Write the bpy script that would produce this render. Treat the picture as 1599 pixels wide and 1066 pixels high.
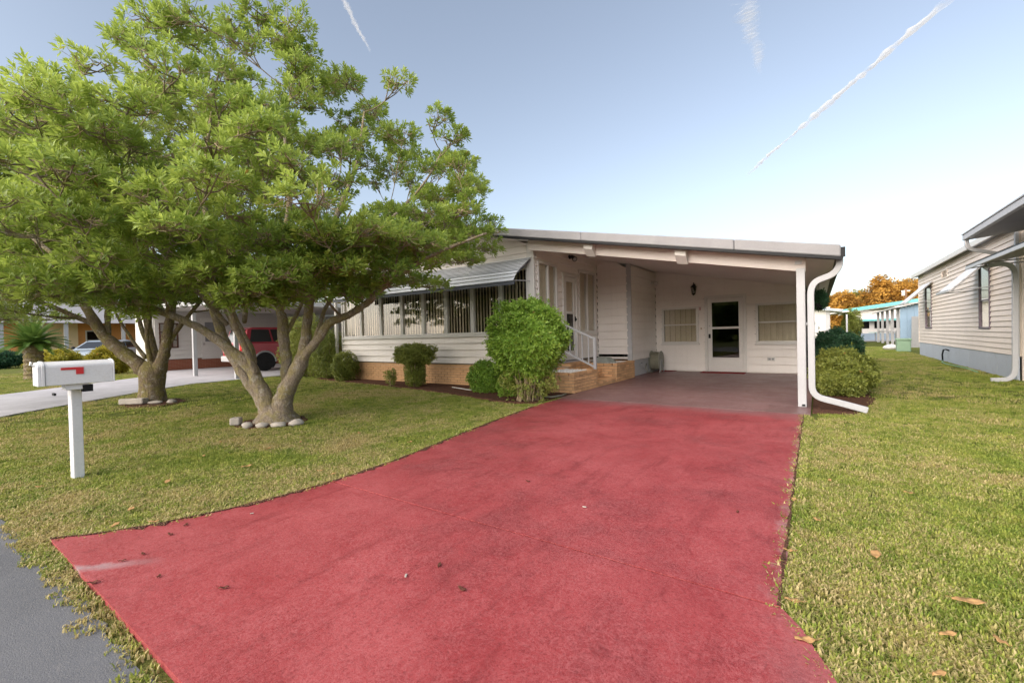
import bpy, math, random
import numpy as np
from mathutils import Vector, Matrix

for _o in list(bpy.data.objects):
    bpy.data.objects.remove(_o)
SC = bpy.context.scene
COL = SC.collection
random.seed(7)
RNG = np.random.default_rng(11)
R = math.radians

# ------------------------------------------------------------------ camera
EYE = 1.20
cam_data = bpy.data.cameras.new("camera")
cam = bpy.data.objects.new("camera", cam_data)
COL.objects.link(cam)
cam_data.sensor_fit = 'HORIZONTAL'
cam_data.sensor_width = 36.0
cam_data.lens = 15.61
cam_data.clip_start = 0.05
cam_data.clip_end = 8000.0
_yaw, _pitch, _roll = 0.604019, -0.0137275, -0.0238551
_f = Vector((-math.sin(_yaw), math.cos(_yaw), 0)); _r = Vector((math.cos(_yaw), math.sin(_yaw), 0)); _u = Vector((0, 0, 1))
_f, _u = _f * math.cos(_pitch) + _u * math.sin(_pitch), _u * math.cos(_pitch) - _f * math.sin(_pitch)
_r, _u = _r * math.cos(_roll) + _u * math.sin(_roll), _u * math.cos(_roll) - _r * math.sin(_roll)
cam.matrix_world = Matrix(((_r.x, _u.x, -_f.x, 0), (_r.y, _u.y, -_f.y, 0), (_r.z, _u.z, -_f.z, EYE), (0, 0, 0, 1)))
SC.camera = cam

# ------------------------------------------------------------------ sky and sun
SUN_EL, SUN_AZ = 24.0, 196.0         # soft, hazy evening light from behind the camera
world = bpy.data.worlds.new("World")
SC.world = world
world.use_nodes = True
nt = world.node_tree
nt.nodes.clear()
_out = nt.nodes.new('ShaderNodeOutputWorld')
_bg = nt.nodes.new('ShaderNodeBackground')
_sky = nt.nodes.new('ShaderNodeTexSky')
_sky.sky_type = 'NISHITA'
_sky.sun_disc = False
_sky.sun_elevation = R(SUN_EL)
_sky.sun_rotation = R(SUN_AZ)
_sky.altitude = 0
_sky.air_density = 1.0
_sky.dust_density = 2.2
_sky.ozone_density = 1.0
_bg.inputs['Strength'].default_value = 0.066
_hs = nt.nodes.new('ShaderNodeHueSaturation')
_hs.inputs['Saturation'].default_value = 0.68
nt.links.new(_sky.outputs[0], _hs.inputs['Color'])
nt.links.new(_hs.outputs[0], _bg.inputs['Color'])
nt.links.new(_bg.outputs[0], _out.inputs['Surface'])

_sd = bpy.data.lights.new("sun", 'SUN')
_sd.energy = 1.7
_sd.angle = R(110)
_sd.color = (1.0, 0.90, 0.80)
sun = bpy.data.objects.new("sun", _sd)
COL.objects.link(sun)
_d = Vector((math.sin(R(SUN_AZ)) * math.cos(R(SUN_EL)), math.cos(R(SUN_AZ)) * math.cos(R(SUN_EL)), math.sin(R(SUN_EL))))
sun.rotation_euler = _d.to_track_quat('Z', 'Y').to_euler()
sun.location = _d * 60

SC.render.engine = 'CYCLES'
SC.cycles.max_bounces = 7
SC.cycles.diffuse_bounces = 4
SC.cycles.glossy_bounces = 3
SC.cycles.transmission_bounces = 4
SC.cycles.transparent_max_bounces = 10
SC.view_settings.view_transform = 'Standard'
SC.view_settings.look = 'None'
SC.view_settings.gamma = 1.0
SC.view_settings.use_curve_mapping = False
SC.view_settings.exposure = 1.97

# ------------------------------------------------------------------ helpers
WM = {}

def wm(o):
    return WM.get(o.name, Matrix.Identity(4))

def adopt(o, parent):
    if parent is not None:
        o.parent = parent
        o.matrix_parent_inverse = wm(parent).inverted()
    return o

def tag(o, label=None, cat=None, group=None, kind=None):
    if label: o['label'] = label
    if cat: o['category'] = cat
    if group: o['group'] = group
    if kind: o['kind'] = kind
    return o

def thing(name, label, cat, loc=(0, 0, 0), group=None):
    o = bpy.data.objects.new(name, None)
    COL.objects.link(o)
    o.location = loc
    o.empty_display_size = 0.1
    WM[o.name] = Matrix.Translation(Vector(loc))
    return tag(o, label, cat, group)

class MB:
    """collects geometry in world coordinates, then links it as one mesh object"""
    def __init__(s):
        s.v = []; s.f = []; s.m = []
        s.cur = 0
    def add(s, vs, fs):
        b = len(s.v)
        s.v += [tuple(p) for p in vs]
        for f in fs:
            s.f.append(tuple(b + i for i in f)); s.m.append(s.cur)
        return s
    def box(s, x0, y0, z0, x1, y1, z1):
        x0, x1 = min(x0, x1), max(x0, x1); y0, y1 = min(y0, y1), max(y0, y1); z0, z1 = min(z0, z1), max(z0, z1)
        return s.add([(x0, y0, z0), (x1, y0, z0), (x1, y1, z0), (x0, y1, z0), (x0, y0, z1), (x1, y0, z1), (x1, y1, z1), (x0, y1, z1)],
                     [(0, 3, 2, 1), (4, 5, 6, 7), (0, 1, 5, 4), (1, 2, 6, 5), (2, 3, 7, 6), (3, 0, 4, 7)])
    def mbox(s, mp, a0, z0, d0, a1, z1, d1):
        p, q = mp(a0, z0, d0), mp(a1, z1, d1)
        return s.box(*p, *q)
    def hexa(s, c):
        """8 corners: 4 bottom loop, 4 top loop"""
        return s.add(c, [(0, 3, 2, 1), (4, 5, 6, 7), (0, 1, 5, 4), (1, 2, 6, 5), (2, 3, 7, 6), (3, 0, 4, 7)])
    def rbox(s, c, size, rz=0, rx=0, ry=0):
        m = Matrix.Translation(Vector(c)) @ Matrix.Rotation(rz, 4, 'Z') @ Matrix.Rotation(ry, 4, 'Y') @ Matrix.Rotation(rx, 4, 'X')
        x, y, z = [k / 2 for k in size]
        pts = [(-x, -y, -z), (x, -y, -z), (x, y, -z), (-x, y, -z), (-x, -y, z), (x, -y, z), (x, y, z), (-x, y, z)]
        return s.hexa([m @ Vector(p) for p in pts])
    def prism(s, poly, mp, d0, d1):
        """poly of (a,z) extruded between d0 and d1 through the map mp"""
        n = len(poly)
        vs = [mp(a, z, d0) for a, z in poly] + [mp(a, z, d1) for a, z in poly]
        fs = [tuple(range(n))[::-1], tuple(range(n, 2 * n))] + [(i, (i + 1) % n, n + (i + 1) % n, n + i) for i in range(n)]
        return s.add(vs, fs)
    def tube(s, pts, rad, n=8, cap=True, flat=1.0, phase=0.0):
        pts = [Vector(p) for p in pts]
        if not hasattr(rad, '__len__'): rad = [rad] * len(pts)
        b = len(s.v); ref = None
        for i, p in enumerate(pts):
            if i == 0: t = pts[1] - p
            elif i == len(pts) - 1: t = p - pts[i - 1]
            else: t = (pts[i + 1] - p).normalized() + (p - pts[i - 1]).normalized()
            t.normalize()
            if ref is None:
                ref = Vector((0, 0, 1)) if abs(t.z) < 0.9 else Vector((1, 0, 0))
            x = (ref - t * ref.dot(t)).normalized(); y = t.cross(x); ref = x
            for k in range(n):
                a = 2 * math.pi * k / n + phase
                s.v.append(tuple(p + x * (math.cos(a) * rad[i]) + y * (math.sin(a) * rad[i] * flat)))
        for i in range(len(pts) - 1):
            for k in range(n):
                k2 = (k + 1) % n
                s.f.append((b + i * n + k, b + i * n + k2, b + (i + 1) * n + k2, b + (i + 1) * n + k)); s.m.append(s.cur)
        if cap:
            s.f.append(tuple(b + k for k in range(n))[::-1]); s.m.append(s.cur)
            e = b + (len(pts) - 1) * n
            s.f.append(tuple(e + k for k in range(n))); s.m.append(s.cur)
        return s
    def lathe(s, prof, c, n=16, axis='Z'):
        """prof: list of (r, h) about axis through c"""
        b = len(s.v)
        for r_, h in prof:
            for k in range(n):
                a = 2 * math.pi * k / n
                q = (r_ * math.cos(a), r_ * math.sin(a), h)
                if axis == 'Y': q = (q[0], q[2], q[1])
                if axis == 'X': q = (q[2], q[0], q[1])
                s.v.append((c[0] + q[0], c[1] + q[1], c[2] + q[2]))
        for i in range(len(prof) - 1):
            for k in range(n):
                k2 = (k + 1) % n
                s.f.append((b + i * n + k, b + i * n + k2, b + (i + 1) * n + k2, b + (i + 1) * n + k)); s.m.append(s.cur)
        s.f.append(tuple(b + k for k in range(n))[::-1]); s.m.append(s.cur)
        e = b + (len(prof) - 1) * n
        s.f.append(tuple(e + k for k in range(n))); s.m.append(s.cur)
        return s
    def blob(s, c, r, seg=10, rings=6, noise=0.12, rz=0.0):
        b = len(s.v)
        ph = [random.uniform(0, 6.3) for _ in range(4)]
        cz, sz = math.cos(rz), math.sin(rz)
        for i in range(rings + 1):
            th = math.pi * i / rings
            for k in range(seg):
                a = 2 * math.pi * k / seg
                w = 1 + noise * (math.sin(2 * a + ph[0]) * math.sin(th) + math.sin(3 * a + ph[1] + th * 2) * .7 + math.sin(th * 4 + ph[2]) * .5)
                x, y, z = math.sin(th) * math.cos(a) * r[0] * w, math.sin(th) * math.sin(a) * r[1] * w, -math.cos(th) * r[2] * w
                s.v.append((c[0] + x * cz - y * sz, c[1] + x * sz + y * cz, c[2] + z))
        for i in range(rings):
            for k in range(seg):
                k2 = (k + 1) % seg
                s.f.append((b + i * seg + k, b + i * seg + k2, b + (i + 1) * seg + k2, b + (i + 1) * seg + k)); s.m.append(s.cur)
        return s
    def build(s, name, mat, parent=None, smooth=False, bevel=0.0, kind=None, label=None):
        me = bpy.data.meshes.new(name)
        me.from_pydata(s.v, [], s.f)
        mats = mat if isinstance(mat, (list, tuple)) else [mat]
        for m in mats: me.materials.append(m)
        if len(mats) > 1:
            me.polygons.foreach_set('material_index', s.m)
        if smooth:
            me.polygons.foreach_set('use_smooth', [True] * len(s.f))
        me.update()
        o = bpy.data.objects.new(name, me)
        COL.objects.link(o)
        adopt(o, parent)
        if bevel:
            bm = o.modifiers.new('bevel', 'BEVEL'); bm.width = bevel; bm.segments = 2; bm.limit_method = 'ANGLE'
        if kind: o['kind'] = kind
        if label: o['label'] = label
        return o

def front(plane):   # wall facing the road (-Y)
    return lambda a, z, d: (a, plane - d, z)
def east(plane):    # wall facing +X
    return lambda a, z, d: (plane + d, a, z)
def west(plane):    # wall facing -X
    return lambda a, z, d: (plane - d, a, z)
def up_(x, y, z): return (x, y, z)
def flatmap(a, z, d): return (a, z, d)      # polygon in plan, d is height

# ------------------------------------------------------------------ materials
MATS = {}
class NM:
    def __init__(s, name):
        s.m = bpy.data.materials.new(name); s.m.use_nodes = True
        s.t = s.m.node_tree; s.t.nodes.clear()
        s.out = s.t.nodes.new('ShaderNodeOutputMaterial')
        MATS[name] = s.m
    def n(s, typ, **kw):
        nd = s.t.nodes.new('ShaderNode' + typ)
        for k, v in kw.items():
            if k.startswith('i_'):
                nd.inputs[k[2:].replace('_', ' ')].default_value = v
            else: setattr(nd, k, v)
        return nd
    def l(s, a, b): s.t.links.new(a, b)
    def pos(s): return s.n('NewGeometry').outputs['Position']
    def noise(s, vec, scale, detail=4, rough=0.6, dist=0.0):
        nd = s.n('TexNoise'); nd.inputs['Scale'].default_value = scale; nd.inputs['Detail'].default_value = detail
        nd.inputs['Roughness'].default_value = rough; nd.inputs['Distortion'].default_value = dist
        if vec is not None: s.l(vec, nd.inputs['Vector'])
        return nd.outputs['Fac']
    def scale(s, vec, sc):
        nd = s.n('Mapping'); nd.inputs['Scale'].default_value = sc; s.l(vec, nd.inputs['Vector']); return nd.outputs[0]
    def ramp(s, fac, stops, interp='LINEAR'):
        nd = s.n('ValToRGB'); cr = nd.color_ramp; cr.interpolation = interp
        while len(cr.elements) < len(stops): cr.elements.new(0.5)
        for e, (p, c) in zip(cr.elements, stops):
            e.position = p; e.color = (c, c, c, 1) if not hasattr(c, '__len__') else (*c, 1)
        s.l(fac, nd.inputs[0]); return nd.outputs[0]
    def mix(s, fac, a, b, mode='MIX'):
        nd = s.n('MixRGB', blend_type=mode)
        for i, v in ((0, fac), (1, a), (2, b)):
            if hasattr(v, 'links') or hasattr(v, 'is_linked'): s.l(v, nd.inputs[i])
            elif i == 0: nd.inputs[0].default_value = v
            else: nd.inputs[i].default_value = (*v, 1)
        return nd.outputs[0]
    def math(s, op, a, b=0.0, clamp=False):
        nd = s.n('Math', operation=op); nd.use_clamp = clamp
        for i, v in ((0, a), (1, b)):
            if hasattr(v, 'is_linked'): s.l(v, nd.inputs[i])
            else: nd.inputs[i].default_value = v
        return nd.outputs[0]
    def bsdf(s, color, rough=0.6, spec=0.3, metal=0.0, bump=None, bstr=0.3, bdist=0.01):
        b = s.n('BsdfPrincipled')
        if hasattr(color, 'is_linked'): s.l(color, b.inputs['Base Color'])
        else: b.inputs['Base Color'].default_value = (*color, 1)
        if hasattr(rough, 'is_linked'): s.l(rough, b.inputs['Roughness'])
        else: b.inputs['Roughness'].default_value = rough
        b.inputs['Specular IOR Level'].default_value = spec
        b.inputs['Metallic'].default_value = metal
        if bump is not None:
            bp = s.n('Bump'); bp.inputs['Strength'].default_value = bstr; bp.inputs['Distance'].default_value = bdist
            s.l(bump, bp.inputs['Height']); s.l(bp.outputs[0], b.inputs['Normal'])
        s.l(b.outputs[0], s.out.inputs['Surface'])
        return b

def mottled(name, c, var=0.12, scale=3.0, rough=0.6, spec=0.3, metal=0.0, fine=60.0, bstr=0.1, dirt=None):
    """paint or metal with gentle large and fine tone variation"""
    s = NM(name); p = s.pos()
    a = s.noise(p, scale, 5, 0.65); b = s.noise(p, fine, 3, 0.6)
    lo = tuple(k * (1 - var) for k in c); hi = tuple(min(1, k * (1 + var)) for k in c)
    col = s.ramp(a, [(0.3, lo), (0.7, hi)])
    col = s.mix(0.12, col, s.ramp(b, [(0.3, tuple(k * .6 for k in c)), (0.7, tuple(min(1, k * 1.3) for k in c))]))
    if dirt:
        dn = s.noise(p, scale * 2.3, 8, 0.75)
        col = s.mix(s.ramp(dn, [(0.55, 0.0), (0.75, dirt[1])]), col, dirt[0])
    s.bsdf(col, rough, spec, metal, b, bstr, 0.004)
    return s.m

siding_white = None
def _mk():
    global siding_white
    # slightly chalky vinyl, rain streaks and faint dirt
    s = NM('white_siding'); p = s.pos()
    streak = s.noise(s.scale(p, (9, 9, 0.6)), 1.0, 5, 0.7)
    blot = s.noise(p, 1.1, 5, 0.6)
    c = s.ramp(blot, [(0.3, (0.74, 0.69, 0.655)), (0.7, (0.80, 0.755, 0.725))])
    c = s.mix(s.ramp(streak, [(0.52, 0.0), (0.8, 0.22)]), c, (0.50, 0.46, 0.41))
    s.bsdf(c, 0.45, 0.35, 0, s.noise(s.scale(p, (3, 3, 40)), 5, 3), 0.05, 0.003)
    siding_white = s.m
_mk()
M_trim = mottled('white_trim', (0.64, 0.62, 0.60), 0.04, 2.0, 0.4, 0.4, dirt=((0.5, 0.47, 0.42), 0.15))
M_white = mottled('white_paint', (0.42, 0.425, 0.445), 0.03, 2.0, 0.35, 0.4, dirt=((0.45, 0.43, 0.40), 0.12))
M_ceil = mottled('ceiling_paint', (0.72, 0.67, 0.65), 0.04, 1.5, 0.5, 0.3)
M_beam = mottled('beam_paint', (0.60, 0.55, 0.525), 0.04, 1.5, 0.45, 0.3)
M_roofmetal = mottled('roof_metal', (0.27, 0.265, 0.275), 0.10, 3.0, 0.6, 0.3, dirt=((0.26, 0.24, 0.23), 0.5))
M_black = mottled('black_metal', (0.009, 0.010, 0.013), 0.2, 4.0, 0.5, 0.25)
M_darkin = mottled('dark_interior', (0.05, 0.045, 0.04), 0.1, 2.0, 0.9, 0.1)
M_blind = mottled('blind_fabric', (0.78, 0.67, 0.54), 0.06, 3.0, 0.8, 0.1)
M_curtain = mottled('curtain_fabric', (0.70, 0.62, 0.50), 0.06, 3.0, 0.85, 0.1)
M_awning = mottled('awning_enamel', (0.70, 0.72, 0.75), 0.06, 3.0, 0.4, 0.4, dirt=((0.3, 0.3, 0.3), 0.3))
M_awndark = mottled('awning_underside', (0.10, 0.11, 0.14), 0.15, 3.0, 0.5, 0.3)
M_grey = mottled('grey_paint', (0.30, 0.30, 0.31), 0.1, 3.0, 0.5, 0.3)
M_mortar = mottled('mortar', (0.36, 0.28, 0.20), 0.15, 9.0, 0.9, 0.1)
M_rubber = mottled('rubber', (0.02, 0.02, 0.021), 0.2, 6.0, 0.8, 0.2)
M_steel = mottled('steel', (0.55, 0.55, 0.56), 0.05, 4.0, 0.3, 0.5, 0.9)
M_redplastic = mottled('red_plastic', (0.62, 0.035, 0.04), 0.06, 4.0, 0.35, 0.4)
M_hose = mottled('hose_rubber', (0.26, 0.25, 0.19), 0.2, 12.0, 0.6, 0.2)
M_mat = mottled('red_doormat', (0.22, 0.03, 0.035), 0.2, 20.0, 0.95, 0.05)
M_stone = mottled('pale_stone', (0.42, 0.38, 0.34), 0.25, 6.0, 0.85, 0.15, fine=30, bstr=0.4, dirt=((0.2, 0.17, 0.12), 0.5))
M_pebble = mottled('white_pebble', (0.66, 0.64, 0.61), 0.2, 14.0, 0.8, 0.2, fine=40, bstr=0.5)

def brickmat(name, base, var):
    s = NM(name); p = s.pos()
    rnd = s.n('ObjectInfo').outputs['Random']
    cell = s.noise(s.scale(p, (5, 5, 13)), 1.0, 1, 0.4)
    n2 = s.noise(p, 45, 4, 0.7)
    c = s.ramp(s.math('ADD', s.math('MULTIPLY', rnd, 0.5), s.math('MULTIPLY', cell, 0.6)),
               [(0.2, tuple(k * (1 - var) for k in base)), (0.55, base), (0.95, tuple(min(1, k * (1 + var)) for k in base))])
    c = s.mix(s.ramp(n2, [(0.55, 0.0), (0.8, 0.4)]), c, tuple(k * 0.5 for k in base))
    s.bsdf(c, 0.85, 0.2, 0, n2, 0.5, 0.006)
    return s.m
M_brick = brickmat('tan_brick', (0.60, 0.36, 0.19), 0.28)
M_redbrick = brickmat('red_brick', (0.30, 0.11, 0.07), 0.25)

def glassmat(name, tint=0.75, ior=1.52, rough=0.015):
    s = NM(name)
    tr = s.n('BsdfTransparent'); tr.inputs[0].default_value = (tint, tint, tint * 0.98, 1)
    gl = s.n('BsdfGlossy'); gl.inputs['Roughness'].default_value = rough; gl.inputs[0].default_value = (1, 1, 1, 1)
    fr = s.n('Fresnel')
    bf = s.n('NewGeometry').outputs['Backfacing']      # same reflectance on both faces of a thin pane
    s.l(s.math('ADD', s.math('MULTIPLY', bf, 1 / ior - ior), ior), fr.inputs[0])
    bp = s.n('Bump'); bp.inputs['Strength'].default_value = 0.04; bp.inputs['Distance'].default_value = 0.02
    s.l(s.noise(s.pos(), 2.5, 2), bp.inputs['Height']); s.l(bp.outputs[0], gl.inputs['Normal'])
    mx = s.n('MixShader'); s.l(fr.outputs[0], mx.inputs[0]); s.l(tr.outputs[0], mx.inputs[1]); s.l(gl.outputs[0], mx.inputs[2])
    s.l(mx.outputs[0], s.out.inputs['Surface'])
    return s.m
M_glass = glassmat('window_glass', 0.90, 1.42)
M_screen = glassmat('dark_glass', 0.35, 1.45)

def plain(name, c, rough=0.5, spec=0.4, metal=0.0):
    return mottled(name, c, 0.06, 4.0, rough, spec, metal)

def siding(parent, mp, a0, a1, z0, z1, course, openings=(), amin=None, amax=None, mat=None, name='siding_board', thick=0.034, gap=0.010):  # gap: joint added for the dark shade line under each lap
    """lap siding: every course between openings is a board of its own, sloped ends under a roof"""
    mat = mat or siding_white
    k = 0; z = z0
    while z < z1 - 1e-4:
        zt = min(z + course, z1)
        cuts = sorted({z, zt} | {q for o in openings for q in (o[2], o[3]) if z + 1e-3 < q < zt - 1e-3})
        for lo, hi in zip(cuts[:-1], cuts[1:]):
            mid = (lo + hi) / 2
            iv = [(a0, a1)]
            for (b0, b1, c0, c1) in openings:
                if c0 < mid < c1:
                    nv = []
                    for (p, q) in iv:
                        if b1 <= p or b0 >= q: nv.append((p, q)); continue
                        if b0 > p: nv.append((p, b0))
                        if b1 < q: nv.append((b1, q))
                    iv = nv
            for (p, q) in iv:
                pl, ql, ph, qh = p, q, p, q
                if amax: ql = min(q, amax(lo)); qh = min(q, amax(hi))
                if amin: pl = max(p, amin(lo)); ph = max(p, amin(hi))
                if ql - pl < 0.03: continue
                if qh - ph < 0.01: qh = ph = (max(ph, pl) + min(qh, ql)) / 2; qh += 0.005; ph -= 0.005
                dl = thick * (1 - (lo - z) / course) + 0.004; dh = thick * (1 - (hi - z) / course) + 0.004
                lo2 = lo + (gap if lo == z else 0)  # joint added so each lap shows a dark shade line
                b = MB()
                b.hexa([mp(pl, lo2, -0.012), mp(ql, lo2, -0.012), mp(ql, lo2, dl), mp(pl, lo2, dl),
                        mp(ph, hi, -0.012), mp(qh, hi, -0.012), mp(qh, hi, dh), mp(ph, hi, dh)])
                if hi == zt and qh - ph > .03:      # tongue that runs up behind the next course
                    b.hexa([mp(ph, hi - .002, -0.014), mp(qh, hi - .002, -0.014), mp(qh, hi - .002, .002), mp(ph, hi - .002, .002),
                            mp(ph, hi + .022, -0.014), mp(qh - (.1 if amax else 0), hi + .022, -0.014), mp(qh - (.1 if amax else 0), hi + .022, .002), mp(ph, hi + .022, .002)])
                b.build(name, mat, parent)
        z = zt

def window(parent, mp, a0, a1, z0, z1, rows=(), cols=(), casing=0.05, sash=0.035, out=0.045, blind=None, blind_mat=None, glass=None, sill=True, name='window', frame_mat=None, blind_z=None, slat=0.085, dense=0.85, twist=1.0):
    """frame mesh as the part, panes / blinds as sub-parts; glass sits 2 cm proud of the siding plane"""
    fm = frame_mat or M_trim
    b = MB()
    b.mbox(mp, a0, z0, -0.05, a0 + casing, z1, out); b.mbox(mp, a1 - casing, z0, -0.05, a1, z1, out)
    b.mbox(mp, a0 + casing, z1 - casing, -0.05, a1 - casing, z1, out - .001)
    b.mbox(mp, a0 + casing, z0, -0.05, a1 - casing, z0 + casing, out - .001)
    for c in cols: b.mbox(mp, c - casing * .55, z0 + casing, -0.05, c + casing * .55, z1 - casing, out - .003)
    ca = [a0 + casing] + [c for c in cols] + [a1 - casing]
    for r_ in rows:
        b.mbox(mp, a0 + casing, r_ - sash / 2, -0.03, a1 - casing, r_ + sash / 2, out - .012)
    w = b.build(name, fm, parent, bevel=0.003)
    if sill:
        s_ = MB().mbox(mp, a0 - 0.03, z0 - 0.035, -0.02, a1 + 0.03, z0 - 0.001, out + 0.03)
        s_.build('sill', fm, w, bevel=0.004)
    za = [z0 + casing] + list(rows) + [z1 - casing]
    for i in range(len(ca) - 1):
        for j in range(len(za) - 1):
            l = ca[i] + (casing * .55 if i else 0); r2 = ca[i + 1] - (casing * .55 if i < len(ca) - 2 else 0)
            lo = za[j] + (sash / 2 if j else 0); hi = za[j + 1] - (sash / 2 if j < len(za) - 2 else 0)
            MB().mbox(mp, l, lo, 0.004 + 0.008 * j, r2, hi, 0.009 + 0.008 * j).build('pane', glass or M_glass, w)
    if blind:
        n = max(2, int((a1 - a0 - 2 * casing) / slat))
        bb = MB(); st = (a1 - a0 - 2 * casing) / n
        bz0, bz1 = blind_z or (z0 + casing, z1 - casing)
        for i in range(n):
            c = a0 + casing + st * (i + .5)
            half = st * 0.5 * dense
            tw = 0.026 * (1 if blind == 'v' else (1 if i % 2 else -1))
            tw *= random.uniform(.6, 1.5) * twist
            p = [(c - half, -0.060 - tw), (c, -0.053), (c + half, -0.060 + tw)]
            for q in range(2):
                bb.hexa([mp(p[q][0], bz0, p[q][1] - .002), mp(p[q + 1][0], bz0, p[q + 1][1] - .002), mp(p[q + 1][0], bz0, p[q + 1][1]), mp(p[q][0], bz0, p[q][1]),
                         mp(p[q][0], bz1, p[q][1] - .002), mp(p[q + 1][0], bz1, p[q + 1][1] - .002), mp(p[q + 1][0], bz1, p[q + 1][1]), mp(p[q][0], bz1, p[q][1])])
        bb.build('vertical_blind', blind_mat or M_blind, w, kind='stuff')
    return w
# ------------------------------------------------------------------ ground, road, drives
def lawnmat():
    s = NM('lawn_soil'); p = s.pos()
    big = s.noise(p, 0.55, 5, 0.6, 0.6); mid = s.noise(p, 2.6, 6, 0.7); fine = s.noise(p, 55, 4, 0.75); vf = s.noise(p, 240, 2, 0.6)
    g = s.ramp(mid, [(0.32, (0.12, 0.165, 0.028)), (0.55, (0.195, 0.23, 0.042)), (0.72, (0.29, 0.28, 0.08))])
    dry = s.mix(s.ramp(fine, [(0.3, 0.1), (0.7, 0.9)]), (0.20, 0.145, 0.075), (0.36, 0.29, 0.14))
    c = s.mix(s.ramp(s.math('ADD', s.math('MULTIPLY', big, .6), s.math('MULTIPLY', mid, .4)), [(0.50, 0.0), (0.66, 0.75)]), g, dry)
    c = s.mix(s.ramp(fine, [(0.35, 0.7), (0.6, 0.0)]), c, (0.055, 0.065, 0.018))
    c = s.mix(s.ramp(vf, [(0.4, 0.35), (0.65, 0.0)]), c, (0.05, 0.05, 0.02))
    s.bsdf(c, 0.95, 0.1, 0, fine, 1.0, 0.03)
    return s.m
M_lawn = lawnmat()

def asphaltmat():
    s = NM('asphalt'); p = s.pos()
    a = s.noise(p, 0.9, 6, 0.65); st = s.noise(p, 160, 3, 0.8); sp = s.n('TexVoronoi'); sp.inputs['Scale'].default_value = 130; s.l(p, sp.inputs['Vector'])
    c = s.ramp(a, [(0.3, (0.10, 0.105, 0.115)), (0.7, (0.155, 0.16, 0.175))])
    c = s.mix(s.ramp(sp.outputs['Distance'], [(0.15, 0.65), (0.5, 0.0)]), c, (0.22, 0.215, 0.21))
    dust = s.noise(s.scale(p, (1.0, 3.0, 1)), 1.3, 7, 0.7)
    c = s.mix(s.ramp(dust, [(0.60, 0.0), (0.75, 0.6)]), c, (0.30, 0.27, 0.25))
    s.bsdf(c, 0.85, 0.25, 0, st, 0.9, 0.006)
    return s.m
M_asphalt = asphaltmat()

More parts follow.
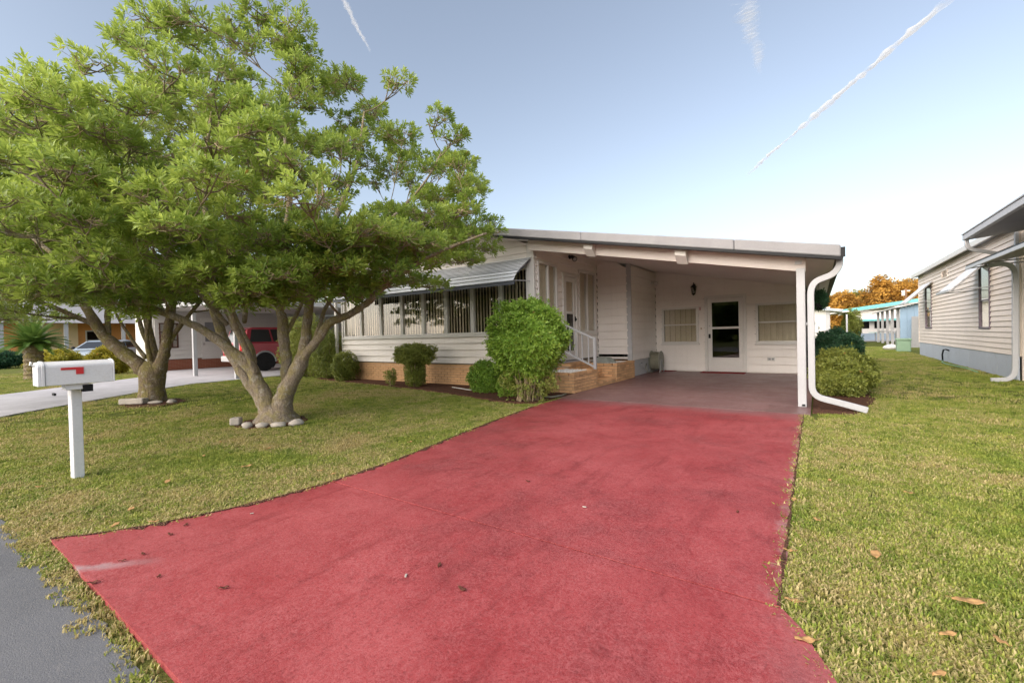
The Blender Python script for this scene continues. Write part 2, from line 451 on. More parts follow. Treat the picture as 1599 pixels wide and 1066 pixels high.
def redpaint(name, base, dark, light, rough, worn, xedge=True):
    """oxide-red concrete paint: blotches, trowel scratches, scuffed edges that show the concrete"""
    s = NM(name); p = s.pos()
    big = s.noise(p, 0.7, 6, 0.62, 0.4); mid = s.noise(p, 3.2, 6, 0.7, 0.6); fine = s.noise(p, 70, 4, 0.75)
    c = s.ramp(s.math('ADD', s.math('MULTIPLY', big, .65), s.math('MULTIPLY', mid, .35)), [(0.40, dark), (0.5, base), (0.61, light)])
    # brushed, swirled texture in the paint at several sizes
    for i, (sc_, dist, st) in enumerate(((26, 3.0, .6), (60, 4.0, .7), (12, 2.0, .45))):
        w_ = s.noise(p, sc_, 4, 0.65, dist)
        msk = s.ramp(s.noise(p, 1.1 + i * .6, 5, 0.6), [(0.32, st * .25), (0.62, st)])
        line = s.ramp(s.math('ABSOLUTE', s.math('SUBTRACT', w_, 0.5)), [(0.0, 1.0), (0.045, 0.0)])
        c = s.mix(s.math('MULTIPLY', line, msk), c, tuple(min(1, k * 1.15 + .09) for k in light))
    drk = s.noise(p, 18, 6, 0.8, 1.0)
    c = s.mix(s.ramp(drk, [(0.30, .5), (0.46, 0.0)]), c, tuple(k * .75 for k in dark))
    c = s.mix(s.ramp(fine, [(0.30, 0.5), (0.48, 0.0)]), c, tuple(k * .55 for k in dark))
    # scuffed, pale concrete along the right-hand edge and patches
    sep = s.n('SeparateXYZ'); s.l(p, sep.inputs[0])
    wn = s.noise(p, 6, 8, 0.75)
    if xedge:
        e = s.math('ADD', sep.outputs[0], s.math('MULTIPLY', s.math('SUBTRACT', wn, 0.5), 0.40))
        er = s.ramp(s.math('ADD', e, 1.0), [(0.79, 0.0), (0.90, worn)])
        er = s.math('MULTIPLY', er, s.ramp(s.math('MULTIPLY', sep.outputs[1], .1), [(0.21, 0.15), (0.25, 1.0)]))
        c = s.mix(er, c, (0.36, 0.25, 0.25))
        y = s.math('ADD', s.math('MULTIPLY', sep.outputs[1], 0.5), s.math('MULTIPLY', s.math('SUBTRACT', wn, .5), .3))
        # bare band across the drive corner by the mailbox
        d1 = s.math('ABSOLUTE', s.math('SUBTRACT', s.math('ADD', s.math('MULTIPLY', sep.outputs[0], -0.69), s.math('MULTIPLY', sep.outputs[1], .72)), 2.654))
        d1 = s.math('ADD', d1, s.math('MULTIPLY', s.math('SUBTRACT', wn, .5), .16))
        xm = s.ramp(s.math('ADD', s.math('ADD', s.math('MULTIPLY', sep.outputs[0], .72), s.math('MULTIPLY', sep.outputs[1], .69)), 2.2), [(0.30, .9), (0.72, 0.0)])
        c = s.mix(s.math('MULTIPLY', s.ramp(d1, [(0.01, 0.75), (0.05, 0.0)]), xm), c, (0.36, 0.32, 0.33))
    if xedge:
        # red paint turns dusty purple towards the carport; dirt plus painted sky reflection
        yb = s.math('ADD', sep.outputs[1], s.math('MULTIPLY', s.math('SUBTRACT', big, .5), 1.6))
        yb = s.math('ADD', yb, s.math('MULTIPLY', s.math('SUBTRACT', wn, .5), .5))
        c = s.mix(s.ramp(s.math('MULTIPLY', yb, .1), [(0.665, 0.0), (0.725, 0.92)]), c, (0.20, 0.105, 0.105))
    patch = s.noise(p, 1.9, 8, 0.8)
    c = s.mix(s.ramp(patch, [(0.66, 0.0), (0.80, 0.35)]), c, (0.30, 0.17, 0.17))
    # oil drips and tyre scuffs
    st1 = s.noise(p, 2.4, 7, 0.8); st2 = s.noise(s.scale(p, (7, 1.1, 1)), 1.0, 5, 0.75)
    c = s.mix(s.ramp(st1, [(0.57, 0.0), (0.70, .6)]), c, tuple(k * .42 for k in base))
    c = s.mix(s.ramp(st2, [(0.54, 0.0), (0.70, .45)]), c, tuple(k * .55 for k in base))
    sp2 = s.noise(p, 320, 2, 0.6)
    c = s.mix(s.ramp(sp2, [(0.62, 0.0), (0.72, .45)]), c, tuple(min(1, k * 1.5 + .12) for k in light))
    c = s.mix(s.ramp(sp2, [(0.28, .4), (0.38, 0.0)]), c, tuple(k * .4 for k in dark))
    rr = s.ramp(mid, [(0.3, rough - .08), (0.7, rough + .12)])
    s.bsdf(c, rr, 0.35, 0, s.math('ADD', fine, s.math('MULTIPLY', mid, .6)), 0.35, 0.006)
    return s.m
M_red = redpaint('red_drive_paint', (0.255, 0.0235, 0.027), (0.165, 0.014, 0.017), (0.325, 0.046, 0.050), 0.60, 0.8)
M_dustysheen = redpaint('dusty_sheen_floor', (0.175, 0.085, 0.083), (0.125, 0.055, 0.055), (0.22, 0.115, 0.112), 0.38, 0.0, False)  # same red paint; dirt and sky reflection mixed into the colour

def concretemat(name, base):
    s = NM(name); p = s.pos()
    a = s.noise(p, 1.2, 7, 0.7); f = s.noise(p, 90, 3, 0.7)
    c = s.ramp(a, [(0.3, tuple(k * .72 for k in base)), (0.65, base)])
    c = s.mix(s.ramp(s.noise(s.scale(p, (1, 4, 1)), 2.2, 8, 0.8), [(0.55, 0), (0.75, .5)]), c, tuple(k * .5 for k in base))
    s.bsdf(c, 0.85, 0.2, 0, f, 0.4, 0.005)
    return s.m
M_conc = concretemat('concrete', (0.47, 0.46, 0.49))

def mulchmat():
    s = NM('mulch'); p = s.pos()
    v = s.n('TexVoronoi'); v.inputs['Scale'].default_value = 38; s.l(s.scale(p, (1, 2.2, 1)), v.inputs['Vector'])
    n = s.noise(p, 60, 4, 0.7)
    c = s.mix(n, (0.11, 0.05, 0.032), (0.26, 0.13, 0.085))
    c = s.mix(s.ramp(v.outputs['Distance'], [(0.1, 0.0), (0.6, 0.7)]), c, (0.05, 0.028, 0.02))
    s.bsdf(c, 0.95, 0.1, 0, v.outputs['Distance'], 1.0, 0.02)
    return s.m
M_mulch = mulchmat()

# one sheet to the horizon, finer near the house so that it can undulate a little
def ground():
    n = 80
    def ax(lo, hi, c0, c1):
        t = np.concatenate([np.linspace(lo, c0, 10)[:-1], np.linspace(c0, c1, n), np.linspace(c1, hi, 10)[1:]]); return t
    xs = ax(-900, 900, -30, 12); ys = ax(-400, 1500, -8, 34)
    X, Y = np.meshgrid(xs, ys)
    Z = np.zeros_like(X)
    v = np.stack([X, Y, Z], -1).reshape(-1, 3)
    nx, ny = len(xs), len(ys)
    f = [(j * nx + i, j * nx + i + 1, (j + 1) * nx + i + 1, (j + 1) * nx + i) for j in range(ny - 1) for i in range(nx - 1)]
    b = MB(); b.v = [tuple(p) for p in v]; b.f = f; b.m = [0] * len(f)
    o = b.build('ground', M_lawn)
    tag(o, kind='structure')
ground()

def jag(pts, step=0.12, amp=0.012, seed=1):
    """ragged polyline edge"""
    rr = random.Random(seed); out = []
    for (x0, y0), (x1, y1) in zip(pts[:-1], pts[1:]):
        L = math.hypot(x1 - x0, y1 - y0); n = max(1, int(L / step))
        for i in range(n):
            t = i / n; nx_, ny_ = -(y1 - y0) / L, (x1 - x0) / L
            a = rr.uniform(-amp, amp) if (i or out) else 0
            out.append((x0 + (x1 - x0) * t + nx_ * a, y0 + (y1 - y0) * t + ny_ * a))
    out.append(pts[-1]); return out

def sheet(name, poly, z0, z1, mat, parent=None, kind='structure', bevel=0):
    o = MB().prism(poly, flatmap, z0, z1).build(name, mat, parent, bevel=bevel)
    if kind: o['kind'] = kind
    return o

_edge = jag([(-40, .48), (-5.2, .47), (-4.3, .50), (-3.9, .545), (0.5, .54), (1.5, .6), (40, .6)], .09, .022, 3)
sheet('road', [(40, -7.2), (-40, -7.2)][::-1] + _edge[::-1], -0.02, 0.006, M_asphalt)

drive = tag(bpy.data.objects.new('driveway', None), kind='structure'); COL.objects.link(drive)
DL = [(-3.90, 7.20), (-3.87, 6.15), (-3.72, 5.0), (-3.58, 4.05), (-3.44, 3.3), (-3.36, 2.8), (-3.335, 2.159)]
DL2 = [(-3.335, 2.141), (-3.36, 1.75), (-3.43, 1.4), (-3.58, 1.0), (-3.74, .75), (-3.88, .60)]
DR = [(-.145, 2.159), (-.155, 3.2), (-.165, 5.0), (-.17, 7.20)]
DR2 = [(.55, .56), (.32, 1.15), (.14, 1.55), (.02, 1.82), (-.07, 2.03), (-.135, 2.141)]
sheet('slab', jag(DL, .10, .006, 5) + jag(DR, .10, .006, 6), -0.05, 0.030, M_red, drive, None)
sheet('slab', jag(DL2, .08, .006, 7) + [(-1.672, .585), (-1.700, 2.141)], -0.05, 0.029, M_red, drive, None)
sheet('slab', [(-1.696, 2.141), (-1.668, .583)] + jag(DR2, .08, .008, 8), -0.05, 0.031, M_red, drive, None)
sheet('slab', [(-3.95, 7.207), (-.10, 7.207), (-.10, 13.62), (-4.06, 13.62), (-4.06, 11.38), (-3.95, 11.38)], -0.05, 0.032, M_dustysheen, drive, None)

sheet('neighbour_drive', [(-10.4, .52), (-11.0, .85), (-11.75, 1.45), (-13.6, 3.5), (-15.0, 5.3), (-15.2, 8), (-15.2, 14), (-23.4, 14), (-23.4, 6.2), (-20.3, 5.8), (-18.6, 3.9), (-16.9, 1.9), (-16.2, .52)], -0.05, 0.022, M_conc)
sheet('sidewalk', [(-60, 2.4), (-27.5, 2.9), (-24.8, 1.2), (-24.6, .52), (-60, .52)][::-1], -0.05, 0.020, M_conc)

# planting bed in front of the bay and mulch collars under the trees
sheet('flower_bed', jag([(-12.9, 8.2), (-12.6, 7.75), (-11.2, 7.6), (-9.6, 7.45), (-7.8, 7.15), (-6.3, 6.85), (-5.2, 6.55), (-4.45, 6.35), (-4.02, 6.5), (-3.96, 7.0), (-3.97, 8.2)], .15, .04, 9), -0.03, 0.036, M_mulch)
def disc(cx, cy, rx, ry, n=28, seed=1):
    rr = random.Random(seed)
    return [(cx + rx * math.cos(6.2832 * i / n) * rr.uniform(.9, 1.08), cy + ry * math.sin(6.2832 * i / n) * rr.uniform(.9, 1.08)) for i in range(n)]
sheet('tree_mulch', disc(-6.64, 3.36, .50, .46, seed=2), -0.03, 0.020, M_mulch)
sheet('tree_mulch', disc(-11.1, 3.25, .75, .5, seed=3), -0.03, 0.020, M_mulch)
sheet('side_bed', jag([(-.08, 7.5), (.35, 7.55), (.60, 8.3), (.75, 9.5), (.8, 18)], .15, .03, 4) + [(-.08, 18)], -0.03, 0.016, M_mulch)
# ------------------------------------------------------------------ the main house
SL = 0.196                                   # roof pitch
def roof_top(x): return 2.34 + SL * (0.25 - x)
def roof_under(x): return 2.165 + SL * (0.25 - x)
RIDGE = -8.6
house = thing('white_house', 'white lap-sided house with carport, grey metal roof edge and tan brick base', 'house', (-6, 11, 0))
FW, SW, PW, CW, BW = 8.12, -5.0, 11.40, -4.06, 13.57
WL = -11.78
fr, sd, pw, cw, bw = front(FW), east(SW), front(PW), east(CW), front(BW)

# inner core so that rooms are dark behind the glass
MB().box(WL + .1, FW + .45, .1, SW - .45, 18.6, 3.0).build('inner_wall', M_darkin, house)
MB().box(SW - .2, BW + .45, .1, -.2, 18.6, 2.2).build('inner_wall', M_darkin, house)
MB().box(WL + .02, FW + .02, 0, WL + .06, 18.7, 3.1).build('end_wall', siding_white, house)
MB().box(-.30, BW + .02, 0, -.26, 18.7, 2.2).build('end_wall', siding_white, house)
MB().box(WL + .1, 18.7, 0, -.26, 18.74, 2.3).build('rear_wall', siding_white, house)

def inv_under(z): return 0.25 - (z - 2.165) / SL      # x where the roof underside is at height z
def inv_left(z): return 2 * RIDGE - inv_under(z)

# --- bay front wall
wall = MB().box(WL, FW + .012, .46, SW, FW + .05, .50).build('wall_front', siding_white, house)
siding(wall, fr, WL + .05, SW - .06, 0.545, 1.19, 0.163, mat=siding_white)
siding(wall, fr, WL + .05, SW - .06, 2.80, 3.95, 0.163, amax=inv_under, amin=inv_left)
MB().mbox(fr, WL - .02, .47, -.02, WL + .06, 3.2, .035).build('corner_board', M_trim, wall, bevel=.004)
MB().mbox(fr, SW - .15, .50, -.02, SW + .03, 3.18, .036).build('corner_board', M_trim, wall, bevel=.004)
mull = [-11.66, -10.86, -9.99, -9.13, -8.33, -7.54, -6.70, -5.87, -5.12]
MB().mbox(fr, WL + .06, 1.19, -.03, SW - .15, 1.245, .06).build('window_ledge', M_trim, wall, bevel=.005)
MB().mbox(fr, WL + .06, 2.66, -.03, SW - .15, 2.80, .040).build('window_header', M_trim, wall, bevel=.004)
for i in range(8):
    dense = (0.97, 0.97, .97, .97, .94, .90, .86, .88)[i]
    window(house, fr, mull[i] + .004, mull[i + 1] - .004, 1.247, 2.66, casing=.045, sill=False, out=.05, blind='v', blind_mat=M_blind if i not in (2, 3) else M_curtain, dense=dense, slat=.09)

# --- brick base of the bay (joined: courses too small to pick apart) and the brick steps (single bricks)
def brickwork(mp, a0, a1, z0, z1, parent, mat, each=False, L=.20, Hh=.062, j=.010, off=0.0, name='brick'):
    n = 0; z = z0; bb = MB()
    while z < z1 - .02:
        h = min(Hh, z1 - z)
        a = a0 - (L + j) * (.5 if n % 2 else 0) - off
        while a < a1:
            p, q = max(a, a0), min(a + L, a1)
            if q - p > .02:
                d = random.uniform(-.003, .003)
                b = MB() if each else bb
                b.mbox(mp, p, z, -.05, q, z + h - j, d)
                if each: b.build(name, mat, parent)
            a += L + j
        z += Hh + .000; n += 1
    if not each: bb.build('brick_courses', mat, parent, kind='stuff')
base = MB().mbox(fr, WL + .02, 0.0, -.10, SW + .02, .535, -.016).build('brick_base', M_mortar, house)
brickwork(fr, WL + .02, SW - .01, 0.03, .54, base, M_brick)
sb = MB().mbox(sd, FW + .1, 0.0, -.10, PW, .535, -.016).build('brick_base', M_mortar, house)

# --- side wall of the bay with its entry door
W1 = (8.24, 9.10, 1.24, 2.80); DO = (9.36, 10.12, .56, 2.66); W2 = (10.22, 11.24, 1.22, 2.82)
swall = MB().box(SW - .05, FW + .1, .46, SW - .012, PW, .50).build('wall_side', siding_white, house)
siding(swall, sd, FW + .06, PW - .01, .56, 3.20, 0.163, openings=(W1, DO, W2))
window(house, sd, *W1, cols=((W1[0] + W1[1]) / 2 + .02,), casing=.05, blind='v', blind_mat=M_curtain, dense=.97)
window(house, sd, *W2, cols=((W2[0] + W2[1]) / 2,), casing=.05, blind='v', blind_mat=M_curtain, dense=.97)

def door(parent, mp, a0, a1, z0, z1, mid, knob_left=True, upper=None, low=.40):
    fr_ = MB()
    for (p, q, r_, s_) in ((a0, z0, a0 + .07, z1), (a1 - .07, z0, a1, z1), (a0 + .07, z1 - .07, a1 - .07, z1)):
        fr_.mbox(mp, p, q, -.04, r_, s_, .05)
    d = fr_.build('door', M_trim, parent, bevel=.004)
    lf = MB(); b0, b1, c0, c1 = a0 + .075, a1 - .075, z0 + .01, z1 - .075
    st = .115; kick = c0 + low
    lf.mbox(mp, b0, c0, -.02, b0 + st, c1, .028); lf.mbox(mp, b1 - st, c0, -.02, b1, c1, .028)
    lf.mbox(mp, b0 + st, c1 - .12, -.02, b1 - st, c1, .0275); lf.mbox(mp, b0 + st, c0, -.02, b1 - st, kick, .0275)
    lf.mbox(mp, b0 + st, mid - .03, -.02, b1 - st, mid + .03, .0275)
    leaf = lf.build('door_leaf', M_trim, d, bevel=.004)
    MB().mbox(mp, b0 + st, kick, .002, b1 - st, mid - .03, .008).build('pane', M_screen, d)
    MB().mbox(mp, b0 + st, mid + .03, .008, b1 - st, c1 - .12, .014).build('pane', upper or M_screen, d)
    ka = b0 + .05 if knob_left else b1 - .05
    kz = z0 + 1.02
    MB().mbox(mp, ka - .028, kz - .07, .028, ka + .028, kz + .05, .040).build('lock_plate', M_black, d, bevel=.006)
    c = mp(ka, kz - .02, .052)
    MB().blob(c, (.026, .026, .026), 10, 8, 0).build('door_handle', M_black, d, smooth=True)
    c = mp(ka, kz + .27, .035)
    MB().blob(c, (.02, .02, .02), 10, 8, 0).build('deadbolt', M_steel, d, smooth=True)
    return d
door(house, sd, *DO, 1.72, knob_left=False, upper=M_glass, low=.22)
# curtain behind the entry door's upper pane
MB().mbox(sd, DO[0] + .1, 1.76, -.06, DO[1] - .1, 2.55, -.03).build('door_curtain', M_blind, house)

# --- porch back wall and carport walls
pwall = MB().box(SW, PW + .012, .5, CW, PW + .05, .56).build('wall_porch', siding_white, house)
siding(pwall, pw, SW + .03, CW - .07, .62, 3.5, 0.205, amax=inv_under)
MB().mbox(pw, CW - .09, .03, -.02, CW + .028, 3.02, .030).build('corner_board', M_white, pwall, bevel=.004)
cwall = MB().box(CW - .05, PW + .04, .4, CW - .012, BW, .5).build('wall_carport', siding_white, house)
siding(cwall, cw, PW + .03, BW - .01, .46, 2.96, 0.205)
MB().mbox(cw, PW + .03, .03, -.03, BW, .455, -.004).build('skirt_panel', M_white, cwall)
CD = (-2.66, -1.60, .035, 2.18); CWA = (-3.86, -2.83, .84, 1.90); CWB = (-1.38, -.30, .83, 1.90)
bwall = MB().box(CW, BW + .012, .03, -.26, BW + .05, .06).build('wall_back', siding_white, house)
siding(bwall, bw, CW + .02, -.26, .05, 3.3, 0.205, openings=(CD, CWA, CWB), amax=inv_under)
window(house, bw, *CWA, rows=(1.39,), casing=.06, blind='v', blind_mat=M_curtain, dense=1.0, slat=.13, twist=.5)
window(house, bw, *CWB, rows=(1.39,), casing=.06, blind='v', blind_mat=M_curtain, dense=1.0, slat=.13, twist=.5)
door(house, bw, *CD, 1.27, knob_left=True)
MB().mbox(bw, CD[0] + .25, 1.9, -.06, CD[1] - .25, 2.02, -.02).build('door_valance', M_curtain, house)

# --- roof: two sloping slabs, front rake, black drip strip, gutter
def slab(x0, x1, y0, y1, f0, f1):
    """sloping plate between x0..x1; f0 / f1 give underside and top height"""
    return [(x0, y0, f0(x0)), (x1, y0, f0(x1)), (x1, y1, f0(x1)), (x0, y1, f0(x0)), (x0, y0, f1(x0)), (x1, y0, f1(x1)), (x1, y1, f1(x1)), (x0, y1, f1(x0))]
YR, YB = 7.58, 19.2
def ru(x): return roof_under(x if x > RIDGE else 2 * RIDGE - x)
def rt(x): return roof_top(x if x > RIDGE else 2 * RIDGE - x)
roof = MB().hexa(slab(RIDGE, .20, YR + .10, YB, lambda x: ru(x) + .012, lambda x: rt(x) - .05)).hexa(slab(-12.55, RIDGE, YR + .10, YB, lambda x: ru(x) + .012, lambda x: rt(x) - .05)).build('roof', M_roofmetal, house)
MB().hexa(slab(RIDGE, .20, YR + .12, YB - .1, lambda x: ru(x) - .004, lambda x: ru(x) + .010)).build('ceiling', M_ceil, roof)
MB().hexa(slab(-12.5, RIDGE, YR + .12, YB - .1, lambda x: ru(x) - .004, lambda x: ru(x) + .010)).build('ceiling', M_ceil, roof)
# rake: rolled grey edge in sheets with seams
seams = [-12.55, RIDGE, -5.9, -3.62, -1.05, .27]
for a, b_ in zip(seams[:-1], seams[1:]):
    x0, x1 = a + .002, b_ - .002
    MB().hexa(slab(x0, x1, YR, YR + .16, lambda x: rt(x) - .165, lambda x: rt(x))).build('rake_panel', M_roofmetal, roof, bevel=.018)
MB().hexa(slab(RIDGE, .285, YR - .012, YR + .115, lambda x: rt(x) - .205, lambda x: rt(x) - .167)).build('drip_strip', M_black, roof)
MB().hexa(slab(-12.55, RIDGE, YR - .012, YR + .115, lambda x: rt(x) - .205, lambda x: rt(x) - .167)).build('drip_strip', M_black, roof)
# roof ribs seen on the pan roof from above
for y in np.arange(YR + .6, YB, .6):
    MB().hexa(slab(RIDGE, .19, y, y + .04, lambda x: rt(x) - .055, lambda x: rt(x) - .02)).build('roof_rib', M_roofmetal, roof)
# gutter along the carport eave
g = MB()
gx0, gx1, gz = .21, .318, 2.305
g.box(gx0, YR + .03, gz - .13, gx0 + .008, YB, gz); g.box(gx0, YR + .03, gz - .138, gx1 - .02, YB, gz - .13)
g.hexa([(gx1 - .028, YR + .03, gz - .13), (gx1 - .02, YR + .03, gz - .13), (gx1 - .02, YB, gz - .13), (gx1 - .028, YB, gz - .13),
        (gx1 - .008, YR + .03, gz), (gx1, YR + .03, gz), (gx1, YB, gz), (gx1 - .008, YB, gz)])
g.box(gx0, YR + .024, gz - .138, gx1, YR + .032, gz - .002)
gut = g.build('gutter', M_black, roof)
MB().hexa([(-.13, YR + .13, 2.235), (.205, YR + .13, 2.165), (.205, YB, 2.165), (-.13, YB, 2.235),
           (-.13, YR + .13, 2.255), (.205, YR + .13, 2.185), (.205, YB, 2.185), (-.13, YB, 2.255)]).build('soffit', M_trim, roof)
# downspout: out of the gutter, back to the post, down and out along the lawn
def sweep_rect(path, w, h, upv=(0, 1, 0)):
    b = MB(); pts = [Vector(p) for p in path]; U = Vector(upv); rings = []
    for i, p in enumerate(pts):
        t = (pts[min(i + 1, len(pts) - 1)] - pts[max(i - 1, 0)]).normalized()
        s_ = t.cross(U).normalized(); rings.append([p + s_ * (w / 2) * a + U * (h / 2) * c for a, c in ((-1, -1), (1, -1), (1, 1), (-1, 1))])
    for q in rings: b.v += [tuple(k) for k in q]
    for i in range(len(pts) - 1):
        for k in range(4):
            b.f.append((i * 4 + k, i * 4 + (k + 1) % 4, i * 4 + 4 + (k + 1) % 4, i * 4 + 4 + k)); b.m.append(0)
    n = (len(pts) - 1) * 4
    b.f += [(3, 2, 1, 0), (n, n + 1, n + 2, n + 3)]; b.m += [0, 0]
    return b
def arc(p0, p1, p2, n=6):
    p0, p1, p2 = Vector(p0), Vector(p1), Vector(p2)
    return [p0 * (1 - t) ** 2 + p1 * 2 * t * (1 - t) + p2 * t * t for t in [i / n for i in range(n + 1)]]
yd = 7.82
path = [(.26, yd, 2.19)] + arc((.26, yd, 2.12), (.25, yd, 2.0), (.14, yd, 1.94)) + arc((.03, yd, 1.90), (-.085, yd, 1.86), (-.085, yd, 1.68)) + [(-.085, yd, .9)] + arc((-.085, yd, .36), (-.085, yd, .21), (.06, yd, .175)) + [(.30, yd, .115), (.55, yd - .02, .05)]
ds = sweep_rect(path, .085, .075).build('downspout', M_white, house, bevel=.010)
MB().box(-.145, yd + .037, 1.25, -.03, yd + .05, 1.29).build('downspout_strap', M_white, ds)
# carport column, beam and the outrigger blocks
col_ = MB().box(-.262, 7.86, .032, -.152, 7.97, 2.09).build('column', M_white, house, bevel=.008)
MB().box(-.275, 7.85, 2.15, -.19, 7.862, 2.20).build('post_cap', M_white, col_)
MB().box(-.21, 7.845, .05, -.17, 7.8595, .075).build('post_bolt', M_black, col_)
def bu(x): return 2.055 + SL * (-.26 - x)
bm_ = MB().hexa([(SW + .02, 7.88, bu(SW + .02)), (-.14, 7.88, bu(-.14)), (-.14, 8.0, bu(-.14)), (SW + .02, 8.0, bu(SW + .02)),
                 (SW + .02, 7.88, roof_under(SW + .02) - .002), (-.14, 7.88, roof_under(-.14) - .002), (-.14, 8.0, roof_under(-.14) - .002), (SW + .02, 8.0, roof_under(SW + .02) - .002)]).build('beam', M_beam, house, bevel=.006)
for x in (-3.55, -1.88):
    w = .09
    MB().hexa([(x - w, 7.72, roof_under(x) - .10), (x + w, 7.72, roof_under(x) - .14), (x + w, 7.878, bu(x) - .05), (x - w, 7.878, bu(x) - .02),
               (x - w, 7.72, roof_under(x - w) - .004), (x + w, 7.72, roof_under(x + w) - .004), (x + w, 7.878, roof_under(x + w) - .004), (x - w, 7.878, roof_under(x - w) - .004)]).build('outrigger_block', M_trim, bm_, bevel=.004)

# --- slatted aluminium awning over the bay windows
aw = thing('window_awning', 'grey slatted metal awning over the bay windows of the white house', 'awning', (-8, FW, 2.3))
A0, A1 = -11.15, SW - .02
prof = [(FW - .03, 2.86), (FW - .16, 2.775), (FW - .29, 2.69), (FW - .42, 2.605), (FW - .53, 2.53), (FW - .62, 2.455), (FW - .69, 2.375), (FW - .735, 2.30)]
pp = [Vector((0, y, z)) for y, z in prof]
# densify to slats of about 9 cm
fine_p = []
for i in range(len(pp) - 1):
    n_ = max(1, round((pp[i + 1] - pp[i]).length / .088))
    for k in range(n_): fine_p.append(pp[i].lerp(pp[i + 1], k / n_))
fine_p.append(pp[-1])
for i in range(len(fine_p) - 1):
    p, q = fine_p[i], fine_p[i + 1]
    t = (q - p).normalized(); nrm = Vector((0, -t.z, t.y)) * -1
    if nrm.z < 0: nrm = -nrm
    e = q + t * .012
    b = MB()
    inset = max(0, (FW - .72 - (p.y + q.y) / 2)) * 0
    b.hexa([(A0, p.y, p.z), (A1, p.y, p.z), (A1, e.y + nrm.y * .020, e.z + nrm.z * .020), (A0, e.y + nrm.y * .020, e.z + nrm.z * .020),
            (A0, p.y + nrm.y * .006, p.z + nrm.z * .006), (A1, p.y + nrm.y * .006, p.z + nrm.z * .006), (A1, e.y + nrm.y * .027, e.z + nrm.z * .027), (A0, e.y + nrm.y * .027, e.z + nrm.z * .027)])
    b.build('awning_slat', M_awning, aw)
# ribs and front rail below the slats
for x in (A0 + .05, -9.6, -8.1, -6.55, A1 - .05):
    b = MB()
    for i in range(len(pp) - 1):
        p, q = pp[i], pp[i + 1]
        b.hexa([(x - .015, p.y, p.z - .035), (x + .015, p.y, p.z - .035), (x + .015, q.y + .012, q.z - .035), (x - .015, q.y + .012, q.z - .035),
                (x - .015, p.y, p.z - .002), (x + .015, p.y, p.z - .002), (x + .015, q.y + .012, q.z - .002), (x - .015, q.y + .012, q.z - .002)])
    b.build('awning_rib', M_grey, aw)
    MB().tube([(x, FW - .72, 2.31), (x, FW - .045, 2.36)], .011, 6).build('support_rod', M_white, aw)
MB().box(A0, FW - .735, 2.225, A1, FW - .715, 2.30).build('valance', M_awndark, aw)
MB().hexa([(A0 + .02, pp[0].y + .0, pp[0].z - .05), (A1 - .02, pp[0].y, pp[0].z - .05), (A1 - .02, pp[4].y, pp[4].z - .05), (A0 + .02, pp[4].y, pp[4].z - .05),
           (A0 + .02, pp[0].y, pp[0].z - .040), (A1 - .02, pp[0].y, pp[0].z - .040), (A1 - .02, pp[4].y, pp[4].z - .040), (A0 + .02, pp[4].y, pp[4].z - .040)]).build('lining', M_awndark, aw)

# --- brick steps with two planters
steps = thing('brick_steps', 'tan brick entry steps between two low planters beside the carport', 'steps', (-4.4, 9.5, 0))
SX = -3.95
def brick_block(x0, x1, y0, y1, z1, faces, cap=True):
    core = MB().box(x0 + .016, y0 + .016, 0.0, x1 - .016, y1 - .016, z1 - .05).build('planter_wall' if cap else 'step', M_mortar, steps)
    zt = z1 - .062 if cap else z1
    if 'e' in faces: brickwork(east(x1), y0, y1, .034, zt, core, M_brick, True, off=.1)
    if 'f' in faces: brickwork(front(y0), x0, x1 - .05, .034, zt, core, M_brick, True)
    if 'w' in faces: brickwork(west(x0), y0, y1, .034, zt, core, M_brick, True)
    return core
b1 = brick_block(-4.90, SX, 7.83, 8.97, .43, 'ef')
b2 = brick_block(-4.90, SX, 10.08, 11.33, .47, 'ef')
def coping(core, x0, x1, y0, y1, z, w=.10):
    z0 = z - .06
    a = y0
    while a < y1 - .02:
        q = min(a + .2, y1); MB().box(x1 - w, a, z0, x1 + .004, q - .01, z + random.uniform(-.002, .002)).build('brick', M_brick, core); a += .21
    for yy in (y0, y1 - w):
        a = x0
        while a < x1 - w - .02:
            q = min(a + .2, x1 - w - .01); MB().box(a, yy - .003, z0, q - .01, yy + w, z + random.uniform(-.002, .002)).build('brick', M_brick, core); a += .21
coping(b1, -4.90, SX, 7.83, 8.97, .43); coping(b2, -4.90, SX, 10.08, 11.33, .47)
# treads rising from the carport slab to the door
for (x0, x1, z1) in ((-4.33, SX - .015, .14), (-4.62, -4.33, .34), (-4.96, -4.62, .52)):
    c_ = MB().box(x0 + .01, 8.975, 0.0, x1 - .01, 10.075, z1 - .05).build('step', M_mortar, steps)
    brickwork(east(x1), 8.975, 10.075, .034 if x1 > -4.2 else z1 - .19, z1 - .062, c_, M_brick, True)
    a = 8.98
    while a < 10.05:
        q = min(a + .098, 10.072); MB().box(x0 + .004, a, z1 - .06, x1 + .006, q - .008, z1 + random.uniform(-.002, .002)).build('brick', M_brick, c_); a += .10
# door sill stoop
MB().box(-4.99, 9.30, .50, -4.90, 10.16, .555).build('stoop', M_conc, steps)

